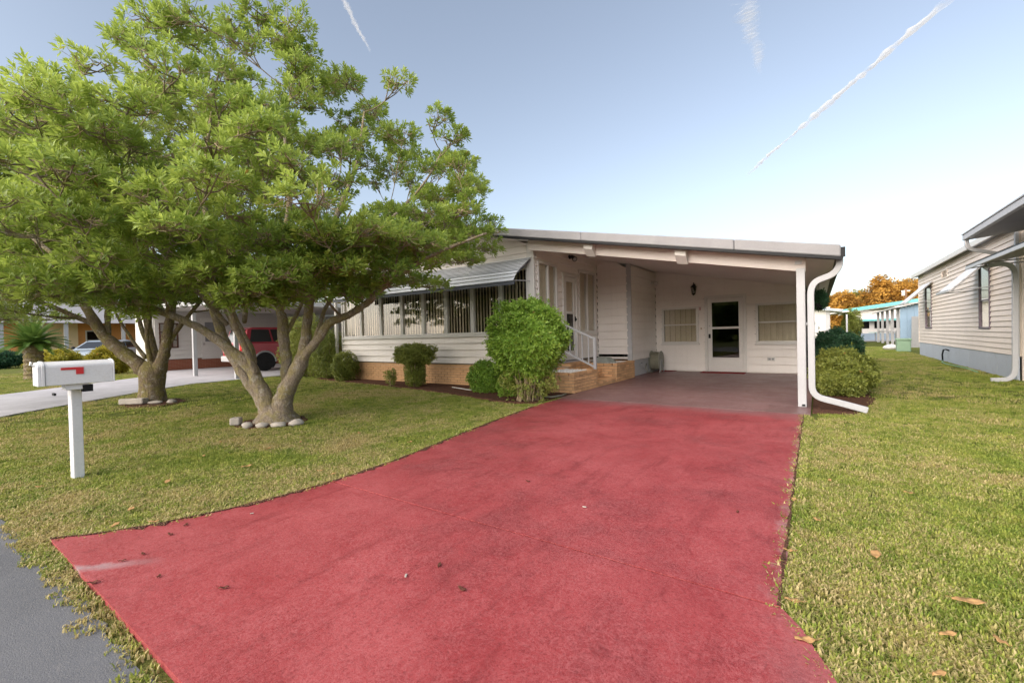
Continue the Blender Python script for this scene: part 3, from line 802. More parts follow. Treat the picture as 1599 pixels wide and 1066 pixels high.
def pebbles(name, x0, x1, y0, y1, z, n, label, seed):
    rr = random.Random(seed); b = MB()
    b.box(x0, y0, z - .05, x1, y1, z - .005)
    for _ in range(n):
        s_ = rr.uniform(.012, .034)
        b.blob((rr.uniform(x0 + .03, x1 - .03), rr.uniform(y0 + .03, y1 - .03), z + s_ * .3), (s_, s_ * rr.uniform(.7, 1.1), s_ * .7), 6, 4, .15, rr.uniform(0, 6))
    o = b.build(name, M_pebble, None, smooth=True); tag(o, label, 'gravel', kind='stuff'); return o
pebbles('white_gravel', -4.78, -4.06, 7.94, 8.86, .40, 420, 'white gravel filling the front brick planter', 3)
pebbles('grey_gravel', -4.78, -4.06, 10.19, 11.22, .44, 380, 'pale gravel filling the rear brick planter', 4)

# --- stair rail
rail = thing('stair_railing', 'white metal stair railing beside the brick steps', 'railing', (-3.98, 8.90, .43))
yr = 8.90
MB().box(-4.005, yr - .03, .43, -3.945, yr + .03, 1.12).build('newel_post', M_white, rail, bevel=.006)
sl = .46
def rz(x, z): return z + sl * (-3.98 - x)
for nm, z in (('top_rail', 1.085), ('bottom_rail', .475)):
    b = MB(); x0, x1 = -4.88, -4.007; hh = .022
    b.hexa([(x0, yr - .02, rz(x0, z) - hh), (x1, yr - .02, rz(x1, z) - hh), (x1, yr + .02, rz(x1, z) - hh), (x0, yr + .02, rz(x0, z) - hh),
            (x0, yr - .02, rz(x0, z) + hh), (x1, yr - .02, rz(x1, z) + hh), (x1, yr + .02, rz(x1, z) + hh), (x0, yr + .02, rz(x0, z) + hh)])
    b.build(nm, M_white, rail, bevel=.003)
for x in (-4.12, -4.27, -4.42, -4.57, -4.72):
    MB().box(x - .011, yr - .011, rz(x, .497), x + .011, yr + .011, rz(x, 1.063)).build('baluster', M_white, rail)
MB().box(-4.94, yr - .03, .53, -4.885, yr + .03, 1.56).build('newel_post', M_white, rail, bevel=.006)

# --- things standing or fixed about the carport
lantern = thing('wall_lantern', 'black carriage lantern on the carport back wall', 'lamp', (-2.92, BW - .04, 2.25))
lx, ly, lz = -2.92, BW - .14, 2.33
MB().box(lx - .03, BW - .05, lz + .02, lx + .03, BW - .022, lz + .22).build('back_plate', M_black, lantern, bevel=.006)
MB().tube([(lx, BW - .05, lz + .17), (lx, BW - .10, lz + .25), (lx, ly, lz + .24), (lx, ly, lz + .19)], .010, 8).build('arm', M_black, lantern, smooth=True)
MB().lathe([(.002, .235), (.018, .20), (.05, .17), (.085, .135), (.085, .125)][::-1], (lx, ly, lz), 6).build('lantern_roof', M_black, lantern)
MB().lathe([(.045, -.065), (.07, .125)], (lx, ly, lz), 6).build('lantern_glass', M_glass, lantern)
b = MB()
for k in range(6):
    a = math.pi / 3 * k
    b.tube([(lx + .046 * math.cos(a), ly + .046 * math.sin(a), lz - .065), (lx + .072 * math.cos(a), ly + .072 * math.sin(a), lz + .128)], .006, 5)
b.lathe([(.002, -.12), (.02, -.10), (.048, -.075), (.048, -.06)], (lx, ly, lz), 6)
b.build('lantern_cage', M_black, lantern)
MB().lathe([(.012, -.06), (.012, .02), (.014, .04), (.002, .075)], (lx, ly, lz), 8).build('bulb', M_white, lantern)

fl = thing('floodlight', 'black floodlight under the porch ceiling above the entry door', 'lamp', (-4.95, 9.75, 3.05))
MB().lathe([(.055, 0), (.055, .02), (.03, .03)], (-4.975, 9.75, 3.07), 12, 'X').build('base_plate', M_black, fl)
MB().tube([(-4.95, 9.75, 3.07), (-4.88, 9.72, 3.05)], .016, 8).build('arm', M_black, fl)
MB().tube([(-4.90, 9.73, 3.08), (-4.83, 9.68, 3.03), (-4.76, 9.62, 2.98)], [.035, .05, .065], 12).build('lamp_head', M_black, fl)
MB().tube([(-4.765, 9.625, 2.983), (-4.750, 9.612, 2.972)], [.055, .03], 12).build('lens', M_white, fl)
fl2 = thing('twin_floodlight', 'small white twin floodlight high in the carport corner', 'lamp', (CW + .03, 13.2, 2.63))
MB().lathe([(.05, 0), (.05, .02), (.02, .03)], (CW + .02, 13.2, 2.66), 12, 'X').build('base_plate', M_trim, fl2)
for s_ in (-1, 1):
    MB().tube([(CW + .04, 13.2, 2.66), (CW + .09, 13.2 + .06 * s_, 2.66), (CW + .14, 13.2 + .13 * s_, 2.62)], [.018, .03, .05], 10).build('lamp_head', M_trim, fl2, smooth=True)

db = thing('doorbell', 'small brass-coloured doorbell on the carport wall left of the door', 'doorbell', (-2.75, BW - .02, 1.3))
MB().mbox(bw, -2.775, 1.24, .02, -2.735, 1.31, .035).build('plate', plain('brass', (.45, .33, .22), .4), db, bevel=.004)
MB().mbox(bw, -2.762, 1.262, .035, -2.748, 1.285, .040).build('button', M_white, db)
th = thing('thermometer', 'small red and white thermometer on the carport wall above the left window corner', 'thermometer', (-2.78, BW - .02, 1.85))
MB().mbox(bw, -2.80, 1.78, .02, -2.755, 1.88, .032).build('plate', M_trim, th)
MB().mbox(bw, -2.785, 1.79, .032, -2.770, 1.87, .036).build('scale', M_redplastic, th)
ol = thing('wall_outlet', 'white weatherproof outlet low on the carport wall right of the door', 'outlet', (-1.03, BW - .02, .41))
MB().mbox(bw, -1.12, .36, .015, -.94, .46, .032).build('cover_plate', M_trim, ol, bevel=.004)
for dx in (-.035, .035):
    MB().mbox(bw, -1.03 + dx - .025, .385, .032, -1.03 + dx + .025, .435, .038).build('socket', M_grey, ol, bevel=.003)

def matobj(x0, x1, y0, y1, label, round_=False):
    if round_:
        n = 20; cx, cy = (x0 + x1) / 2, y1
        poly = [(cx + (x1 - x0) / 2 * math.cos(math.pi * i / n + math.pi), cy + (y1 - y0) * math.sin(math.pi * i / n + math.pi)) for i in range(n + 1)]
    else: poly = [(x0, y0), (x1, y0), (x1, y1), (x0, y1)]
    o = MB().prism(poly, flatmap, .033, .046).build('doormat', M_mat, bevel=.004); tag(o, label, 'doormat')
matobj(-2.72, -1.62, 13.10, 13.52, 'dark red doormat in front of the carport door')
matobj(-4.0, -3.45, 13.25, 13.53, 'small half-round red mat in the carport corner', True)

# hose reel: spool of hose between two wheels, hanging on the carport side wall
hr = thing('hose_reel', 'grey-green garden hose coiled on a reel in the carport corner', 'hose reel', (-3.92, 13.2, .03))
hc = (-3.90, 13.05, .36)
b = MB()
for k in range(9):
    x = hc[0] - .10 + .024 * k
    for q, rr_ in enumerate((.25, .225)):
        ring = [(x + q * .012, hc[1] + rr_ * math.cos(t), hc[2] + rr_ * math.sin(t)) for t in np.linspace(0, 2 * math.pi, 25)]
        b.tube(ring, .0125, 6, False)
b.build('hose_coil', M_hose, hr, smooth=True)
for x in (-.135, .135):
    MB().lathe([(.29, -.008), (.29, .008)], (hc[0] + x, hc[1], hc[2]), 28, 'X').build('reel_flange', plain('reel_plastic' + str(x), (.30, .30, .25), .6), hr)
MB().tube([(hc[0] - .14, hc[1], hc[2]), (hc[0] + .17, hc[1], hc[2])], .03, 10).build('axle', M_grey, hr)
MB().tube([(hc[0] - .15, hc[1] - .2, .04), (hc[0] - .15, hc[1] - .05, hc[2]), (hc[0] - .15, hc[1] + .2, .04)], .014, 6).build('stand', M_grey, hr)
MB().tube([(hc[0] + .15, hc[1] - .2, .04), (hc[0] + .15, hc[1] - .05, hc[2]), (hc[0] + .15, hc[1] + .2, .04)], .014, 6).build('stand', M_grey, hr)
MB().tube([(-4.03, 12.55, .31), (-3.98, 12.3, .20), (-3.99, 12.55, .08), (-3.95, 12.75, .05), (-3.93, 12.95, .10)], .013, 6).build('hose_end', M_hose, hr, smooth=True)
sp_ = thing('outdoor_spigot', 'small dark spigot and handle on the carport skirt wall', 'spigot', (-4.03, 12.2, .3))
MB().tube([(-4.06, 12.05, .32), (-3.99, 12.05, .32), (-3.96, 12.05, .27)], .014, 8).build('pipe', M_grey, sp_)
MB().lathe([(.03, -.005), (.03, .005)], (-4.0, 12.05, .365), 10).build('handle', M_black, sp_)
MB().tube([(-4.0, 12.05, .33), (-4.0, 12.05, .365)], .006, 6).build('stem', M_grey, sp_)
# flat grey rock in the rear planter
o = MB().hexa([(-4.72, 10.28, .43), (-4.22, 10.24, .43), (-4.14, 10.72, .44), (-4.6, 10.85, .43), (-4.62, 10.42, .60), (-4.35, 10.36, .62), (-4.30, 10.66, .58), (-4.5, 10.72, .60)]).build('grey_rock', mottled('grey_green_rock', (.30, .32, .29), .2, 8, .85), bevel=.04)
tag(o, 'flat grey-green rock lying in the rear brick planter', 'rock')
# irrigation hose in the bed
b = MB()
hp = [(-4.25, 6.75, .05), (-4.0, 6.95, .05), (-3.95, 7.2, .05), (-3.99, 7.42, .05), (-4.05, 7.6, .05)]
o = MB().tube([(-4.55, 7.05, .05), (-4.3, 6.98, .055), (-4.05, 7.12, .05), (-3.99, 7.35, .05), (-4.02, 7.62, .05)], .016, 8).build('garden_hose', M_hose, smooth=True)
tag(o, 'grey garden hose lying at the corner of the front planter', 'hose')
o = MB().tube([(-6.9, 7.55, .05), (-6.55, 7.42, .055), (-6.2, 7.32, .05), (-5.9, 7.36, .05), (-5.6, 7.30, .05)], .012, 8).build('garden_hose', plain('pale_hose', (.5, .49, .46), .6), smooth=True)
tag(o, 'thin pale hose lying in the mulch below the bay windows', 'hose')

# rain pipe at the left corner of the bay
sweep_rect([(-11.92, 8.0, 2.5), (-11.92, 8.0, 1.2), (-11.92, 8.0, .3)] + arc((-11.92, 8.0, .2), (-11.92, 8.0, .08), (-12.05, 8.0, .06)), .08, .07).build('downspout', M_trim, house, bevel=.008)
# ------------------------------------------------------------------ neighbour on the right
M_taupe = mottled('taupe_siding', (0.78, 0.68, 0.60), 0.05, 1.5, 0.5, 0.3, dirt=((.34, .29, .26), .25))
M_skirt = mottled('skirting_paint', (0.47, 0.51, 0.59), 0.06, 1.5, 0.5, 0.3, dirt=((.26, .26, .25), .45))
M_fascia = mottled('fascia_grey', (0.46, 0.46, 0.48), 0.05, 2.0, 0.45, 0.4)
M_frame = mottled('dark_window_frame', (0.16, 0.13, 0.16), 0.1, 3.0, 0.5, 0.3)
nb = thing('taupe_house', 'taupe lap-sided house with pale blue skirting on the right', 'house', (6, 19, 0))
NX, N0, N1 = 3.45, 13.72, 24.65
nw = west(NX)
nwall = MB().box(NX + .02, N0, .5, NX + .06, N1, 3.25).build('wall_side', M_taupe, nb)
WF = (22.15, 23.25, 1.08, 2.66); WN = (15.42, 16.30, 1.08, 2.70); VT = (19.7, 20.5, 2.72, 3.02)
siding(nwall, nw, N0 + .03, N1 - .02, .52, 3.22, .123, openings=(WF, WN, VT), mat=M_taupe, thick=.026, gap=.004)
MB().mbox(nw, N1 - .02, .5, -.02, N1 + .03, 3.22, .03).build('corner_board', M_taupe, nwall)
MB().mbox(nw, N0 - .03, .5, -.02, N0 + .05, 3.22, .03).build('corner_board', M_fascia, nwall)
MB().box(NX + .3, N0, .1, 10, N1, 3.3).build('inner_wall', M_darkin, nb)
MB().box(NX + .06, N0 - .02, 0, 10, N0 + .02, 3.3).build('wall_front', M_taupe, nb)
MB().box(NX + .06, N1 - .02, 0, 10, N1 + .02, 3.3).build('wall_rear', M_taupe, nb)
a = N0
while a < N1 - .1:
    q = min(a + 1.22, N1)
    MB().mbox(nw, a + .004, 0, -.03, q - .004, .515, .008 + random.uniform(-.003, .003)).build('skirting_panel', M_skirt, nb)
    a += 1.22
window(nb, nw, *WF, rows=(1.80,), casing=.05, out=.04, sill=False, frame_mat=M_frame, glass=M_glass, blind='v', dense=.97)
window(nb, nw, *WN, rows=(1.80,), casing=.05, out=.04, sill=False, frame_mat=M_frame, glass=M_glass, blind='v', dense=.97)
v = MB(); v.mbox(nw, VT[0], VT[2], -.02, VT[0] + .04, VT[3], .03); v.mbox(nw, VT[1] - .04, VT[2], -.02, VT[1], VT[3], .03)
v.mbox(nw, VT[0] + .04, VT[3] - .04, -.02, VT[1] - .04, VT[3], .0295); v.mbox(nw, VT[0] + .04, VT[2], -.02, VT[1] - .04, VT[2] + .04, .0295)
vent = v.build('vent', M_taupe, nb)
for k in range(5):
    z = VT[2] + .05 + k * .042
    MB().hexa([nw(VT[0] + .04, z, .02), nw(VT[1] - .04, z, .02), nw(VT[1] - .04, z + .03, -.01), nw(VT[0] + .04, z + .03, -.01),
               nw(VT[0] + .04, z + .004, .022), nw(VT[1] - .04, z + .004, .022), nw(VT[1] - .04, z + .034, -.008), nw(VT[0] + .04, z + .034, -.008)]).build('vent_slat', M_taupe, vent)
# main roof with a small overhang, and the wide front roof nearer the road
def nslab(x0, x1, y0, y1, z0, pitch, th): return [(x0, y0, z0), (x1, y0, z0 + pitch * (x1 - x0)), (x1, y1, z0 + pitch * (x1 - x0)), (x0, y1, z0),
        (x0, y0, z0 + th), (x1, y0, z0 + th + pitch * (x1 - x0)), (x1, y1, z0 + th + pitch * (x1 - x0)), (x0, y1, z0 + th)]
nroof = MB().hexa(nslab(3.27, 7.5, 13.55, 24.95, 3.20, .14, .10)).build('roof', M_roofmetal, nb)
MB().box(3.235, 13.55, 3.17, 3.268, 24.97, 3.31).build('fascia', M_trim, nroof, bevel=.006)
froof = MB().hexa(nslab(2.68, 8.5, 3.5, 13.53, 3.02, .10, .09)).build('front_roof', M_roofmetal, nb)
MB().box(2.60, 3.5, 3.015, 2.679, 13.56, 3.13).build('gutter', M_fascia, froof, bevel=.01)
MB().box(2.585, 3.5, 3.133, 2.69, 13.57, 3.16).build('gutter_lip', M_fascia, froof, bevel=.004)
sweep_rect([(2.65, 13.46, 3.01)] + arc((2.65, 13.46, 2.95), (2.65, 13.46, 2.84), (2.75, 13.50, 2.80)) + [(3.1, 13.62, 2.70), (3.38, 13.70, 2.62)], .07, .06, (0, 1, 0)).build('downspout', M_fascia, nb, bevel=.008)
# patio cover under the front roof
pc = MB().hexa(nslab(2.62, 4.2, 6.0, 13.25, 2.40, .20, .03)).build('patio_cover', M_roofmetal, nb)
MB().box(2.585, 6.0, 2.36, 2.618, 13.27, 2.42).build('cover_edge', M_white, pc)
MB().box(2.60, 6.0, 2.422, 2.63, 13.27, 2.45).build('cover_lip', M_black, pc)
for y in (13.15, 12.35): MB().tube([(2.64, y, 2.38), (3.44, y + .1, 2.44)], .012, 6).build('support_rod', M_grey, pc)
sweep_rect([(2.9, 13.18, 2.40)] + arc((3.05, 13.2, 2.42), (3.28, 13.22, 2.44), (3.30, 13.24, 2.2)) + [(3.30, 13.26, 1.2)] + arc((3.30, 13.28, .30), (3.30, 13.28, .08), (3.16, 13.28, .05)) + [(2.95, 13.28, .03)], .085, .075, (0, 1, 0)).build('downspout', M_fascia, nb, bevel=.01)

def tip_awning(y0, y1, label):
    t = thing('window_awning', label, 'awning', (3.4, (y0 + y1) / 2, 2.2))
    p0, p1 = Vector((3.41, 0, 2.80)), Vector((2.68, 0, 2.06))
    n = 8
    for k in range(n):
        p, q = p0.lerp(p1, k / n), p0.lerp(p1, (k + 1.12) / n)
        MB().hexa([(p.x, y0, p.z - .006), (q.x, y0, q.z), (q.x, y1, q.z), (p.x, y1, p.z - .006), (p.x, y0, p.z), (q.x, y0, q.z + .007), (q.x, y1, q.z + .007), (p.x, y1, p.z)]).build('awning_slat', M_awning, t)
    for y in (y0 + .02, y1 - .02):
        MB().tube([(p0.x, y, p0.z - .03), (p1.x + .02, y, p1.z - .03)], .014, 6).build('side_bar', M_grey, t)
        MB().tube([(p1.x + .03, y, p1.z - .02), (3.43, y, p1.z + .03)], .010, 6).build('support_rod', M_grey, t)
    MB().box(p1.x - .03, y0, p1.z - .045, p1.x + .01, y1, p1.z + .012).build('front_rail', M_white, t)
tip_awning(15.15, 16.55, 'slatted grey awning over the nearer window of the taupe house')
tip_awning(21.9, 23.5, 'slatted grey awning over the farther window of the taupe house')
hb = thing('hose_bib', 'dark hose bib pipe with green hose at the taupe house skirting', 'spigot', (3.3, 19.3, 0))
MB().tube([(3.44, 19.6, .38), (3.36, 19.6, .42), (3.32, 19.7, .40), (3.30, 19.75, .25), (3.30, 19.7, .06)], .022, 8).build('pipe', M_black, hb, smooth=True)
MB().tube([(3.30, 19.7, .06), (3.22, 19.3, .03), (3.16, 18.4, .03), (3.20, 17.6, .03), (3.26, 16.6, .03), (3.2, 15.4, .03)], .018, 6).build('hose', plain('green_hose', (.18, .33, .17), .6), hb, smooth=True)

# ------------------------------------------------------------------ farther houses on the right
M_bluewall = mottled('blue_board', (0.22, 0.31, 0.41), 0.08, 1.5, 0.6, 0.2)
M_teal = mottled('teal_paint', (0.14, 0.44, 0.44), 0.06, 2.0, 0.5, 0.3)
M_bluegrey = mottled('blue_grey_paint', (0.27, 0.34, 0.42), 0.08, 2.0, 0.6, 0.2)
shed = thing('blue_shed', 'blue-grey shed with open side porch beyond the taupe house', 'shed', (5, 38, 0))
k = 0; x = 3.80
while x < 6.6:
    MB().box(x, 33.0 + .006 * (k % 2), 0, x + .30 - .006, 33.06, min(2.9, 2.22 + .218 * (x - 3.55))).build('wall_board', M_bluewall, shed); x += .30; k += 1
MB().box(6.6, 33.06, 0, 6.65, 46, 2.6).build('side_wall', M_bluewall, shed)
MB().hexa([(3.55, 32.7, 2.22), (6.9, 32.7, 2.95), (6.9, 46.3, 2.95), (3.55, 46.3, 2.22), (3.55, 32.7, 2.30), (6.9, 32.7, 3.03), (6.9, 46.3, 3.03), (3.55, 46.3, 2.30)]).build('roof', M_trim, shed)
w_ = MB().box(5.05, 32.97, 1.55, 5.45, 32.995, 2.05).build('window', M_trim, shed); MB().box(5.10, 32.955, 1.6, 5.40, 32.968, 2.0).build('pane', M_screen, w_)
for y in (34.2, 36.6, 39.0, 41.8, 44.6): MB().box(3.78, y, 0, 3.92, y + .14, 2.29).build('post', M_fascia, shed)
MB().box(3.83, 34.3, .82, 3.87, 44.7, .88).build('porch_rail', M_fascia, shed)
for y in (35.0, 38.2): MB().box(4.2, y, 0, 4.7, y + .5, .9).build('porch_crate', M_white if y > 36 else M_black, shed)
bn = thing('green_bin', 'pale green utility box beside the far corner of the taupe house', 'utility box', (3.35, 27.6, 0))
bnm = plain('pale_green', (.24, .36, .25), .5)
MB().box(3.05, 27.5, 0, 3.55, 28.0, .52).build('body', bnm, bn, bevel=.03); MB().box(3.02, 27.47, .52, 3.58, 28.03, .62).build('lid', bnm, bn, bevel=.03)
o = MB().rbox((4.55, 32.75, .85), (.62, .04, 1.75), 0, .14).build('leaning_board', M_grey); tag(o, 'weathered grey board leaning on the blue shed', 'board')
o = MB().blob((3.05, 29.6, .12), (.32, .25, .16), 12, 8, .12).build('white_boulder', M_pebble, smooth=True); tag(o, 'small white boulder on the grass before the blue shed', 'rock')

tq = thing('teal_roofed_house', 'low white house with teal roof edge and awning in the far background', 'house', (5, 52, 0))
tf = front(50.0)
TW = [(2.95, 3.75, 1.0, 1.72), (4.0, 4.9, 1.0, 1.72), (5.3, 6.2, 1.0, 1.72)]
w_ = MB().box(2.3, 50.02, 0, 10, 50.1, 2.5).build('wall', M_trim, tq)
siding(w_, tf, 2.3, 10, .62, 2.6, .22, openings=TW, mat=M_trim)
MB().mbox(tf, 2.25, 0, -.02, 10, .62, .03).build('base_panel', M_bluegrey, tq)
for q in TW: window(tq, tf, *q, casing=.05, sill=False, glass=M_screen)
def tz(x): return 2.45 + .13 * (x - 1.8)
MB().hexa([(1.8, 49.4, tz(1.8)), (9, 49.4, tz(9)), (9, 60, tz(9)), (1.8, 60, tz(1.8)), (1.8, 49.4, tz(1.8) + .1), (9, 49.4, tz(9) + .1), (9, 60, tz(9) + .1), (1.8, 60, tz(1.8) + .1)]).build('roof', M_trim, tq)
MB().hexa([(1.78, 49.3, tz(1.8) + .06), (9, 49.3, tz(9) + .06), (9, 49.39, tz(9) + .06), (1.78, 49.39, tz(1.8) + .06), (1.78, 49.3, tz(1.8) + .34), (9, 49.3, tz(9) + .34), (9, 49.39, tz(9) + .34), (1.78, 49.39, tz(1.8) + .34)]).build('roof_edge', M_teal, tq)
MB().hexa([(2.4, 49.1, 1.75), (9, 49.1, 1.75), (9, 49.98, 2.25), (2.4, 49.98, 2.25), (2.4, 49.1, 1.80), (9, 49.1, 1.80), (9, 49.98, 2.30), (2.4, 49.98, 2.30)]).build('awning', M_trim, tq)
MB().box(2.38, 49.06, 1.70, 9, 49.095, 1.86).build('awning_edge', M_teal, tq)
for x in (2.6, 5.0): MB().tube([(x, 49.1, 1.75), (x, 49.97, 1.72)], .02, 5).build('awning_rod', M_white, tq)
sheet('patio', [(1.6, 46.6), (3.1, 46.6), (9, 46.6), (9, 50), (1.6, 50)], -.03, .03, M_conc)
o = thing('round_table', 'small teal patio table in front of the far white house', 'table', (3.9, 47.4, 0))
MB().lathe([(.45, .70), (.45, .74)], (3.9, 47.4, 0), 16).build('tabletop', M_teal, o); MB().tube([(3.9, 47.4, .03), (3.9, 47.4, .70)], .04, 6).build('leg', M_white, o)
cp = thing('far_carport', 'small white flat-roofed carport beyond the hedges', 'carport', (.8, 42, 0))
MB().hexa([(-1.5, 41, 2.0), (1.9, 41, 2.35), (1.9, 46, 2.35), (-1.5, 46, 2.0), (-1.5, 41, 2.08), (1.9, 41, 2.43), (1.9, 46, 2.43), (-1.5, 46, 2.08)]).build('roof', M_trim, cp)
for (x, y) in ((.5, 41.1), (1.7, 41.1), (.5, 45.8)): MB().box(x, y, 0, x + .1, y + .1, 2.16).build('post', M_white, cp)
MB().box(-1.4, 45.7, 0, .2, 45.75, 1.9).build('rear_panel', M_darkin, cp)
ws = thing('white_shed', 'white shed with blue-edged roof behind the main house gutter', 'shed', (0, 34, 0))
MB().box(-2.5, 34.0, 0, .62, 37, 2.5).build('wall', M_trim, ws); MB().box(.40, 33.96, 0, .60, 33.995, 2.45).build('corner_board', M_white, ws)
MB().hexa([(-2.7, 33.6, 2.75), (1.25, 33.6, 2.15), (1.25, 37.3, 2.15), (-2.7, 37.3, 2.75), (-2.7, 33.6, 2.9), (1.25, 33.6, 2.3), (1.25, 37.3, 2.3), (-2.7, 37.3, 2.9)]).build('roof', M_awning, ws)
MB().hexa([(-2.7, 33.57, 2.79), (1.25, 33.57, 2.19), (1.25, 33.597, 2.19), (-2.7, 33.597, 2.79), (-2.7, 33.57, 2.85), (1.25, 33.57, 2.25), (1.25, 33.597, 2.25), (-2.7, 33.597, 2.85)]).build('roof_edge', M_bluegrey, ws)

up = thing('utility_pole', 'brown utility pole with pale transformer before the sunset-tinted trees', 'utility pole', (9.2, 72, 0))
M_pole = plain('pole_wood', (.22, .12, .06), .8)
MB().tube([(8.6, 70, 0), (8.6, 70, 5.6)], [.14, .11], 8).build('pole', M_pole, up, smooth=True)
MB().box(8.2, 69.95, 5.3, 9.0, 70.05, 5.42).build('crossarm', M_trim, up)
MB().lathe([(.16, 4.8), (.16, 5.3)], (8.35, 69.75, 0), 10).build('transformer', M_trim, up)
for i, (z, sag) in enumerate(((5.45, .5), (4.7, .55), (4.4, .4))):
    pts = [(8.6 - 40 * t, 70 + 3 * t, z - 4 * sag * t * (1 - t)) for t in np.linspace(0, 1, 14)]
    o = MB().tube(pts, .018, 4).build('overhead_wire', M_black); tag(o, ('top', 'middle', 'lowest')[i] + ' overhead wire running left from the far utility pole', 'wire')
# ------------------------------------------------------------------ neighbour on the left
lh = thing('white_left_house', 'white house with red brick base behind the left carport', 'house', (-24, 11, 0))
LX = -23.5
le = east(LX)
LWIN = (7.15, 7.85, 1.0, 2.1); LDOOR = (8.75, 9.75, .45, 2.35)
w_ = MB().box(LX - .05, 7.0, .5, LX - .02, 19, 2.7).build('wall', M_trim, lh)
siding(w_, le, 7.0, 19, .50, 2.72, .20, openings=(LWIN, LDOOR), mat=M_trim)
lb = MB().mbox(le, 7.0, 0, -.1, 19, .49, -.01).build('brick_base', M_mortar, lh); brickwork(le, 7.0, 19, .02, .49, lb, M_redbrick)
M_brown = plain('brown_frame', (.10, .05, .035), .6)
window(lh, le, *LWIN, rows=(1.35, 1.7), cols=(7.4, 7.62), casing=.05, frame_mat=M_brown, sill=False)
d_ = MB().mbox(le, LDOOR[0], LDOOR[2], -.03, LDOOR[1], LDOOR[3], .03).build('door', M_trim, lh, bevel=.005)
MB().mbox(le, LDOOR[0] + .15, 1.25, .031, LDOOR[1] - .15, 2.15, .036).build('pane', plain('grey_screen', (.22, .22, .24), .4), d_)
MB().mbox(le, LDOOR[0] + .06, 1.1, .031, LDOOR[0] + .1, 1.2, .06).build('door_handle', M_steel, d_)
MB().box(LX - 2.2, 6.95, 0, LX - .03, 7.0, 2.7).build('front_wall', M_trim, lh)
MB().box(LX - 2.2, 7.3, 0, LX - .4, 18.5, 2.6).build('inner_wall', M_darkin, lh)
MB().hexa([(LX - 2.6, 6.4, 2.72), (LX + .35, 6.4, 2.72), (LX + .35, 19, 2.72), (LX - 2.6, 19, 2.72), (LX - 2.6, 6.4, 2.86), (LX + .35, 6.4, 2.86), (LX + .35, 19, 2.86), (LX - 2.6, 19, 2.86)]).build('roof', M_roofmetal, lh)
lc = thing('left_carport', 'flat white carport roof on slim white posts beside the left house', 'carport', (-19, 9, 0))
MB().hexa([(LX + .36, 6.3, 2.62), (-15.1, 6.3, 2.42), (-15.1, 15, 2.42), (LX + .36, 15, 2.62), (LX + .36, 6.3, 2.78), (-15.1, 6.3, 2.58), (-15.1, 15, 2.58), (LX + .36, 15, 2.78)]).build('roof', M_trim, lc)
MB().hexa([(LX + .3, 6.24, 2.60), (-15.05, 6.24, 2.40), (-15.05, 6.295, 2.40), (LX + .3, 6.295, 2.60), (LX + .3, 6.24, 2.80), (-15.05, 6.24, 2.60), (-15.05, 6.295, 2.60), (LX + .3, 6.295, 2.80)]).build('fascia', M_white, lc)
for (x, y) in ((-18.3, 6.6), (-15.5, 6.75), (-15.5, 10.4), (-15.5, 14.2), (-22.9, 6.6)): MB().box(x - .06, y - .06, .02, x + .06, y + .06, 2.60 - (x + 23.1) * .025).build('post', M_white, lc, bevel=.006)
# storage wall across the back of that carport with a yellowish window
sw_ = thing('left_carport_shed', 'pale shed wall with cream window closing the rear of the left carport', 'shed', (-19, 15, 0))
MB().box(LX + .1, 15.05, 0, -15.2, 15.2, 2.55).build('wall', M_trim, sw_)
window(sw_, front(15.05), -17.6, -16.4, 1.1, 2.1, rows=(1.6,), casing=.06, sill=False, glass=plain('cream_glass', (.55, .5, .3), .3))

# --- vehicles
def carpaint(name, c):
    s = NM(name); p = s.pos()
    n = s.noise(p, 3, 3)
    b = s.bsdf(s.mix(0.15, c, s.ramp(n, [(0.3, tuple(k * .6 for k in c)), (0.7, tuple(min(1, k * 1.25) for k in c))])), 0.28, 0.5)
    b.inputs['Coat Weight'].default_value = 0.6; b.inputs['Coat Roughness'].default_value = 0.08
    return s.m
M_carglass = plain('car_glass', (.02, .022, .025), .08, .6)
M_lampred = plain('tail_lamp', (.55, .02, .02), .2, .5)
M_chrome = plain('bumper_silver', (.62, .62, .64), .3, .5, .3)

